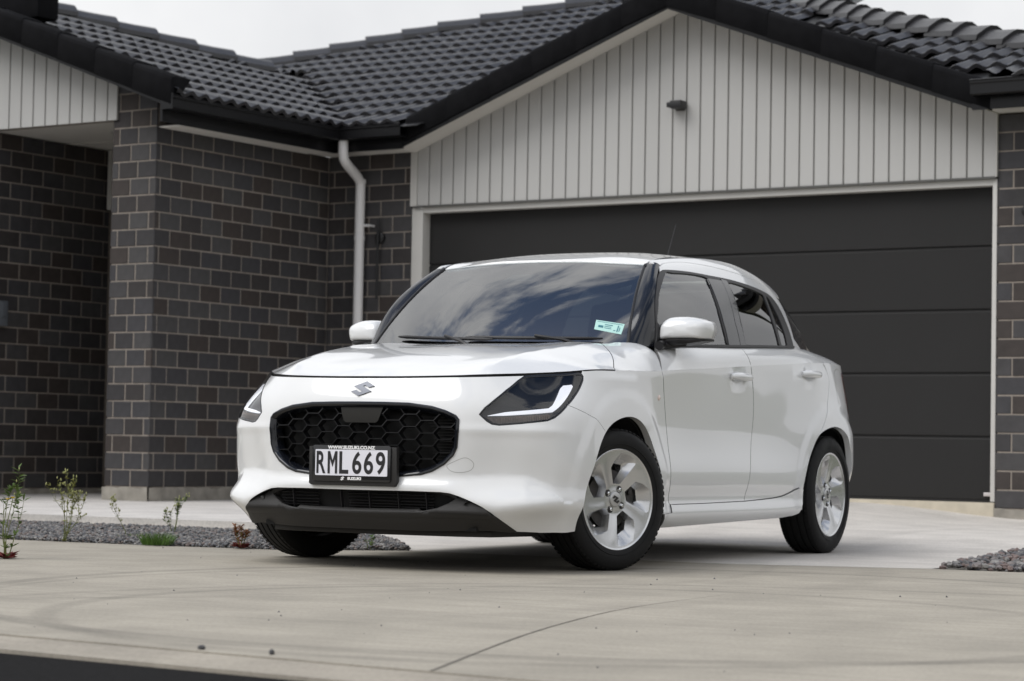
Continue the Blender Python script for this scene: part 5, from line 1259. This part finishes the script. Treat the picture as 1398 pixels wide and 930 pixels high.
# ---------------------------------------------------------------- door mirrors
def superell(y0, y1, z0, z1, x0, x1, n=3.2, k=36, m=24, front=1.0):
    """rounded housing: closed front (towards +x), open flat back"""
    V = []; cy, cz = (y0+y1)/2, (z0+z1)/2; ry, rz = (y1-y0)/2, (z1-z0)/2
    for i in range(m+1):
        f = i/m; x = x0+(x1-x0)*f; s = (1-f**3.6)**(1/2.8) if f < 1 else .0
        for j in range(k):
            a = 2*math.pi*j/k; c, d = math.cos(a), math.sin(a)
            V.append((x, cy+ry*s*math.copysign(abs(c)**(2/n), c), cz+rz*s*math.copysign(abs(d)**(2/n), d)))
    F = [(i*k+j, i*k+(j+1) % k, (i+1)*k+(j+1) % k, (i+1)*k+j) for i in range(m) for j in range(k)]
    return V, F
def door_mirror(s, parent):
    root = None
    prof = cr([(.742,1.018),(.740,1.045),(.744,1.075),(.755,1.103),(.775,1.120),(.805,1.1265),(.865,1.1265),(.915,1.117),(.945,1.104),(.955,1.088),(.955,1.060),(.948,1.036),(.938,1.0245),(.90,1.0225),(.84,1.0205),(.78,1.0185)], 4, True)
    st_ = [(-.672, .965), (-.668, 1.0), (-.62, 1.0), (-.585, .985), (-.560, .945), (-.545, .88), (-.537, .78), (-.532, .6), (-.530, .3)]
    V = []; n = len(prof)
    for x, k in st_:
        for y, z in prof:
            yy = .848+(y-.848)*k; zz = 1.066+(z-1.066)*(k if k > .9 else .9*k+.09*k)
            t = (yy-.74)/.215; rise = max(0, zz-1.080)
            V.append((x-.050*t*t-.55*rise*(1 if x > -.66 else 0), s*yy, zz))
    F = [(i*n+j, i*n+(j+1) % n, (i+1)*n+(j+1) % n, (i+1)*n+j) for i in range(len(st_)-1) for j in range(n)] + [tuple(range((len(st_)-1)*n, len(st_)*n))]
    mb = MB(); mb.add(V, F); cap = mb.build('mirror_housing', M_PAINT, parent, smooth=True, sharp=60)
    mb = MB(); V, F = superell(.742, .950, .988, 1.050, -.66, -.53, 3.0)
    W = []
    for x, y, z in V:
        t = (y-.742)/.208; W.append((x-.045*sstep(.3, 1.05, np.array(t))-.004, s*y, min(max(z, .990+.028*t*t), 1.017+.010*t)))
    mb.add(W, F); mb.build('mirror_base', M_SATIN, cap, smooth=True, sharp=50)
    mb = MB(); mb.tube([(-.47, s*.785, .988), (-.545, s*.765, .995), (-.585, s*.80, 1.0), (-.60, s*.86, 1.003)], [.020, .022, .020, .014], 12)
    mb.build('mirror_arm', M_SATIN, cap, smooth=True)
    mb = MB(); mb.box((-.70, s*.76 if s > 0 else -.94, 1.03), (-.668, s*.94 if s > 0 else -.76, 1.115)); mb.build('mirror_glass', M_GLOSSBLK, cap, bevel=.015)
    # black sail panel in the window corner
    sail = patch(gr, [(s_([(.508,.03),(.552,.30),(.560,.22),(.575,.13),(.597,.055),(.62,.033),(.508,.03)]), 0)], step=.02, offset=.006, flange=.008, noflange_gap0=False)
    put('mirror_sail', sail if s > 0 else flip_y(sail), M_SATIN, cap)
for s, p in ((1, FD), (-1, FDR)): door_mirror(s, p)
# ---------------------------------------------------------------- door handles
def handle(s, parent, x, z):
    y = .855; L = .104
    mb = MB(); pts = []; rr = []
    for t in np.linspace(-1, 1, 15):
        pts.append((x-t*L, s*(y+.021-.024*abs(t)**4), z)); rr.append(.0200*(1-.35*abs(t)**6))
    mb.tube(pts, rr, 14)
    o = mb.build('door_handle', M_PAINT, parent, smooth=True)
    for v in o.data.vertices: v.co.z = z+(v.co.z-z)*(1.0 if v.co.z > z else .85)
    if abs(x+1.235) < .1 and s > 0:
        k = MB(); k.lathe([(-.002, .0065), (.0015, .0065), (.002, .004), (.0005, .0035)], 16, 'y', (x-.078, y+.0275, z+.003)); k.build('key_lock', M_SATIN, parent, smooth=True)
for s, a, b in ((1, FD, RD), (-1, FDR, RDR)): handle(s, a, -1.235, .874); handle(s, b, -2.135, .918)
# side repeater lamps, fuel flap, towing cover, badge
for s in (1, -1):
    X = lower([[1.77, .737]])[0]
    mb = MB(); mb.lathe([(-.004, .0125), (.003, .0125), (.0055, .009), (.0065, .0005)], 20, 'y', (X[0], X[1], X[2])); o = mb.build('side_repeater', mat('frosted_repeater', (.75, .62, .56), rough=.25, coat=1), car, smooth=True)
    if s < 0:
        for v in o.data.vertices: v.co.y *= -1
        o.data.flip_normals()
def outline_groove(name, poly, m, parent, w=.0012, off=.0004, s=1):
    n = len(poly); P = np.array(poly); a, b = ring(lower, P, -w, w, off, off); F = [(i, (i+1) % n, n+(i+1) % n, n+i) for i in range(n)]
    V = np.vstack([a, b])*np.array([1, s, 1]); return pyobj(name, V, F, m, parent)
M_LINE = mat('panel_line_grey', (.38, .38, .37), rough=.7)
FOG = cr([(.420,.440),(.452,.458),(.490,.473),(.515,.468),(.533,.448),(.520,.424),(.480,.414),(.440,.418)], 6, True)
outline_groove('towing_cover', FOG, M_LINE, car)
FUEL = cr([(3.955,.782),(3.96,.750),(4.02,.725),(4.09,.722),(4.125,.745),(4.125,.782),(4.07,.7915),(4.0,.7915)], 6, True)
outline_groove('fuel_flap', FUEL, M_LINE, car)
EM = np.array([[.019,.7796],[.0593,.7614],[.0339,.7554],[.0147,.7637],[.0027,.7618],[.0486,.741],[-.0116,.7213],[-.0517,.7399],[-.0259,.746],[-.0067,.7376],[.0052,.7395],[-.0412,.7604]])
em = patch(lower, [(np.vstack([EM, EM[:1]]), 0)], step=.02, offset=.005, flange=.006, noflange_gap0=False); put('nose_emblem', em, mat('satin_grey_chrome', (.105, .11, .125), rough=.3, metal=1), car, edge_shade=M_STEEL)
# ---------------------------------------------------------------- number plate in its holder
xpl = .842
ph = MB(); yc = .0015
ph.prism([(xpl-.028, -.216+yc, .511), (xpl-.028, .213+yc, .511), (xpl-.028, .216+yc, .372), (xpl-.028, .205+yc, .349), (xpl-.028, -.205+yc, .349), (xpl-.028, -.216+yc, .356)], (.022, 0, 0))
plate_holder = ph.build('plate_holder', M_PLASTIC, car, bevel=.003)
M_FRAME = mat('black_plate_frame', (.006, .006, .007), rough=.25, coat=.6)
fr_ = MB()
def rrect(y0, y1, z0, z1, r, n=5):
    out = []
    for cy, cz, a0 in ((y1-r, z1-r, 0), (y0+r, z1-r, 90), (y0+r, z0+r, 180), (y1-r, z0+r, 270)):
        out += [(cy+r*math.cos(math.radians(a0+90*i/n)), cz+r*math.sin(math.radians(a0+90*i/n))) for i in range(n+1)]
    return out
fr_.prism([(xpl-.007, y, z) for y, z in rrect(-.196+yc, .190+yc, .366, .516, .012)], (.007, 0, 0))
plate_frame = fr_.build('plate_frame', M_FRAME, plate_holder, bevel=.0015)
pl = MB(); pl.prism([(xpl, y, z) for y, z in rrect(-.180+yc, .174+yc, .390, .498, .004)], (.0012, 0, 0)); 
plate = pl.build('number_plate', mat('reflective_plate_white', (.74, .74, .80), rough=.4), plate_holder)
def wtext(txt, size, y, z, x, m, parent, name, sx=1, bold=0, spacing=1):
    me = text_mesh(txt, size, .0004, sx, bold, spacing=spacing); o = link(name, me, parent, m)
    o.matrix_local = Matrix.Translation((x, y, z)) @ Matrix(((0, 0, 1, 0), (1, 0, 0, 0), (0, 1, 0, 0), (0, 0, 0, 1))); return o
M_WHITE = mat('white_print', (.8, .8, .8), rough=.5); M_BLACKINK = mat('black_print', (.012, .012, .014), rough=.45)
for ch, y in zip('RML669', (-.151, -.094, -.038, .026, .083, .141)):
    if ch == 'M':
        b_ = MB(); w_, h_, t_ = .047, .093, .0105
        for q in ([(0,0,0),(t_,0,0),(t_,h_,0),(0,h_,0)], [(w_-t_,0,0),(w_,0,0),(w_,h_,0),(w_-t_,h_,0)], [(t_,h_,0),(t_,h_*.68,0),(w_/2,h_*.30,0),(w_/2,h_*.58,0)], [(w_/2,h_*.58,0),(w_/2,h_*.30,0),(w_-t_,h_*.68,0),(w_-t_,h_,0)]): b_.prism(q, (0,0,.0012))
        pass
        tmp = b_.build('m', None); me = tmp.data; bpy.data.objects.remove(tmp)
    else: me = text_mesh(ch, .138, .0006, 1, .0026); 
    vs = np.array([v.co for v in me.vertices]); lo, hi = vs.min(0), vs.max(0)
    wd = .045 if ch != 'M' else .047
    for v in me.vertices: v.co.x = (v.co.x-(lo[0]+hi[0])/2)*wd/(hi[0]-lo[0]); v.co.y = (v.co.y-(lo[1]+hi[1])/2)*.093/(hi[1]-lo[1])
    o = link('plate_character', me, plate_holder, M_BLACKINK); o.matrix_local = Matrix.Translation((xpl+.0016, y+yc, .4445)) @ Matrix(((0, 0, 1, 0), (1, 0, 0, 0), (0, 1, 0, 0), (0, 0, 0, 1)))
wtext('WWW.SUZUKI.CO.NZ', .0185, -.003+yc, .5065, xpl+.0004, M_WHITE, plate_holder, 'frame_lettering', 1.22, .0009)
wtext('SUZUKI', .0150, .014+yc, .378, xpl+.0004, M_WHITE, plate_holder, 'frame_lettering', 1.30, .0009)
mb = MB(); mb.prism([(xpl, -.045+yc+x*.008, .378+z*.0085) for x, z in EMBLEM], (.0006, 0, 0)); mb.build('frame_emblem', M_WHITE, plate_holder)
# ---------------------------------------------------------------- wipers, aerial, sticker, mirror sensor
def wiper(q0, w0, q1, w1, qa, wa, nm):
    mb = MB(); P = [screen([[q0+(q1-q0)*t, w0+(w1-w0)*t-.0*t]])[0]+np.array([.012, 0, .012]) for t in np.linspace(0, 1, 12)]
    mb.tube([tuple(p) for p in P], [.004]+[.008]*10+[.004], 8)
    A = screen([[qa, -.05]])[0]+np.array([.015, 0, .0]); m = P[6]; mb.tube([tuple(A), tuple((np.array(A)+m)/2+[.012, 0, .016]), tuple(m+np.array([.008, 0, .012]))], [.010, .008, .006], 8)
    o = mb.build(nm, M_SATIN, car, smooth=True)
wiper(-.74, .050, .12, .022, .02, 0, 'wiper'); wiper(-.10, .045, .86, .016, .80, 0, 'wiper')
mb = MB(); mb.tube([(-2.16, .02, 1.44), (-2.17, .02, 1.52)], [.016, .008], 12); mb.tube([(-2.17, .02, 1.52), (-2.285, .02, 1.722)], [.0032, .0018], 8); mb.build('aerial', M_SATIN, car, smooth=True)
st = screen([[.778,.234],[.970,.186],[.958,.079],[.781,.135]]); stn = _num_n(screen, np.array([[.87,.16]]))[0]; stn = stn if stn[2] > 0 else -stn
sk = MB(); sk.prism([tuple(p+stn*.0012) for p in st], tuple(stn*.0005)); sticker = sk.build('licence_label', mat('pale_mint_label', (.42, .66, .61), rough=.6), car)
def st_pt(a, b): return (st[3]*(1-a)+st[2]*a)*(1-b)+(st[0]*(1-a)+st[1]*a)*b
pr = MB()
for a0, a1, b0, b1 in ((.05,.95,.86,.90),(.12,.30,.30,.52),(.34,.62,.62,.70),(.34,.58,.46,.52),(.34,.60,.30,.36),(.80,.84,.15,.75),(.87,.90,.2,.6),(.68,.76,.2,.26)):
    pr.prism([tuple(st_pt(a, b)+stn*.0019) for a, b in ((a0, b0), (a1, b0), (a1, b1), (a0, b1))], tuple(stn*.0003))
o = pr.build('label_print', mat('teal_print', (.03, .16, .20), rough=.6), sticker); o['kind'] = 'stuff'
sm = screen([[-.196,.726],[.129,.735],[.07,.83],[-.14,.83]]); q = MB(); q.prism([tuple(p-np.array([.006, 0, .006])) for p in sm], (-.03, 0, -.03)); q.build('camera_housing', mat('grey_sensor_shroud', (.16, .15, .155), rough=.5), ws_o, bevel=.006)
# ---------------------------------------------------------------- cabin
cb = MB(); cb.prism([(-.32, -.70, .93), (-.62, -.70, 1.0), (-.86, -.70, .98), (-.90, -.70, .62), (-.32, -.70, .62)], (0, 1.40, 0)); cb.build('dashboard', M_INTERIOR, car, bevel=.03, seg=3)
cb = MB(); cb.box((-2.0, -.72, .30), (-.45, .72, .36)); cb.box((-2.3, -.66, .88), (-1.9, .66, .92)); cb.build('cabin_floor', M_INTERIOR, car)
ga = np.linspace(.85, 2.40, 12); xy = [(-x, q*(yed(-x)+.022)) for x in ga for q in np.linspace(-1, 1, 9)]
hz = _roof(np.array(xy))-.034; F = [(i*9+j, i*9+j+1, (i+1)*9+j+1, (i+1)*9+j) for i in range(11) for j in range(8)]
pyobj('headliner', [(a, b, c) for (a, b), c in zip(xy, hz)], F, mat('pale_grey_headliner', (.16, .16, .155), rough=.9), car, smooth=True)
for s in (1, -1):
    p = patch(lambda uv: shp(uv), [(sc([(1.80, .1), (3.70, .1), (3.70, .98), (1.80, .98)]), 0)], step=.12, offset=-.05, flange=0)
    p = p if s > 0 else flip_y(p); put('door_card', p, M_INTERIOR, car)
def seat(x, y, rear=False):
    mb = MB(); w = .24 if not rear else .56
    mb.box((x-.02, y-w, .42), (x+.48, y+w, .58)); c = mb.build('seat_cushion', M_SEAT, car, bevel=.05, seg=3)
    mb = MB(); mb.prism([(x+.05, y-w, .52), (x-.20, y-w, 1.10), (x-.30, y-w, 1.08), (x-.08, y-w, .50)], (0, 2*w, 0)); mb.build('seat_back', M_SEAT, car, bevel=.045, seg=3)
    for hy in ([y] if not rear else [y-.33, y+.33]):
        mb = MB(); mb.prism([(x-.185, hy-.12, 1.13), (x-.225, hy-.11, 1.30), (x-.30, hy-.11, 1.29), (x-.28, hy-.12, 1.12)], (0, .23, 0)); mb.build('headrest', M_SEAT, car, bevel=.03, seg=3)
seat(-1.28, .36); seat(-1.28, -.36); seat(-1.98, 0, True)
mb = MB(); R = Matrix.Rotation(math.radians(-62), 3, 'Y'); pts = [R @ Vector((.0, .185*math.cos(a), .185*math.sin(a))) + Vector((-.93, -.36, .98)) for a in np.linspace(0, 2*math.pi, 33)]
R = Matrix.Rotation(math.radians(-24), 3, 'Y'); pts = [R @ Vector((.0, .185*math.cos(a), .185*math.sin(a))) + Vector((-.95, -.36, .98)) for a in np.linspace(0, 2*math.pi, 33)]
mb.tube([tuple(p) for p in pts], .016, 10); mb.tube([(-.95, -.36-.17, .98), (-.94, -.36, .97), (-.95, -.36+.17, .98)], [.018, .05, .018], 10); mb.tube([(-.94, -.36, .97), (-.75, -.36, .88)], .035, 10); mb.build('steering_wheel', M_SATIN, car, smooth=True)

for sgn in (1, -1):
    tl = patch(lower, [(cr([(4.13,.778),(4.20,.7905),(4.5,.792),(4.78,.785),(4.80,.72),(4.72,.66),(4.50,.655),(4.28,.70)], 4, True)[list(range(32))+[0]], 0)], step=.04, offset=.004, flange=.008, noflange_gap0=False)
    put('tail_lamp', tl if sgn > 0 else flip_y(tl), mat('dark_red_lens', (.06, .006, .006), rough=.08, coat=1), car)
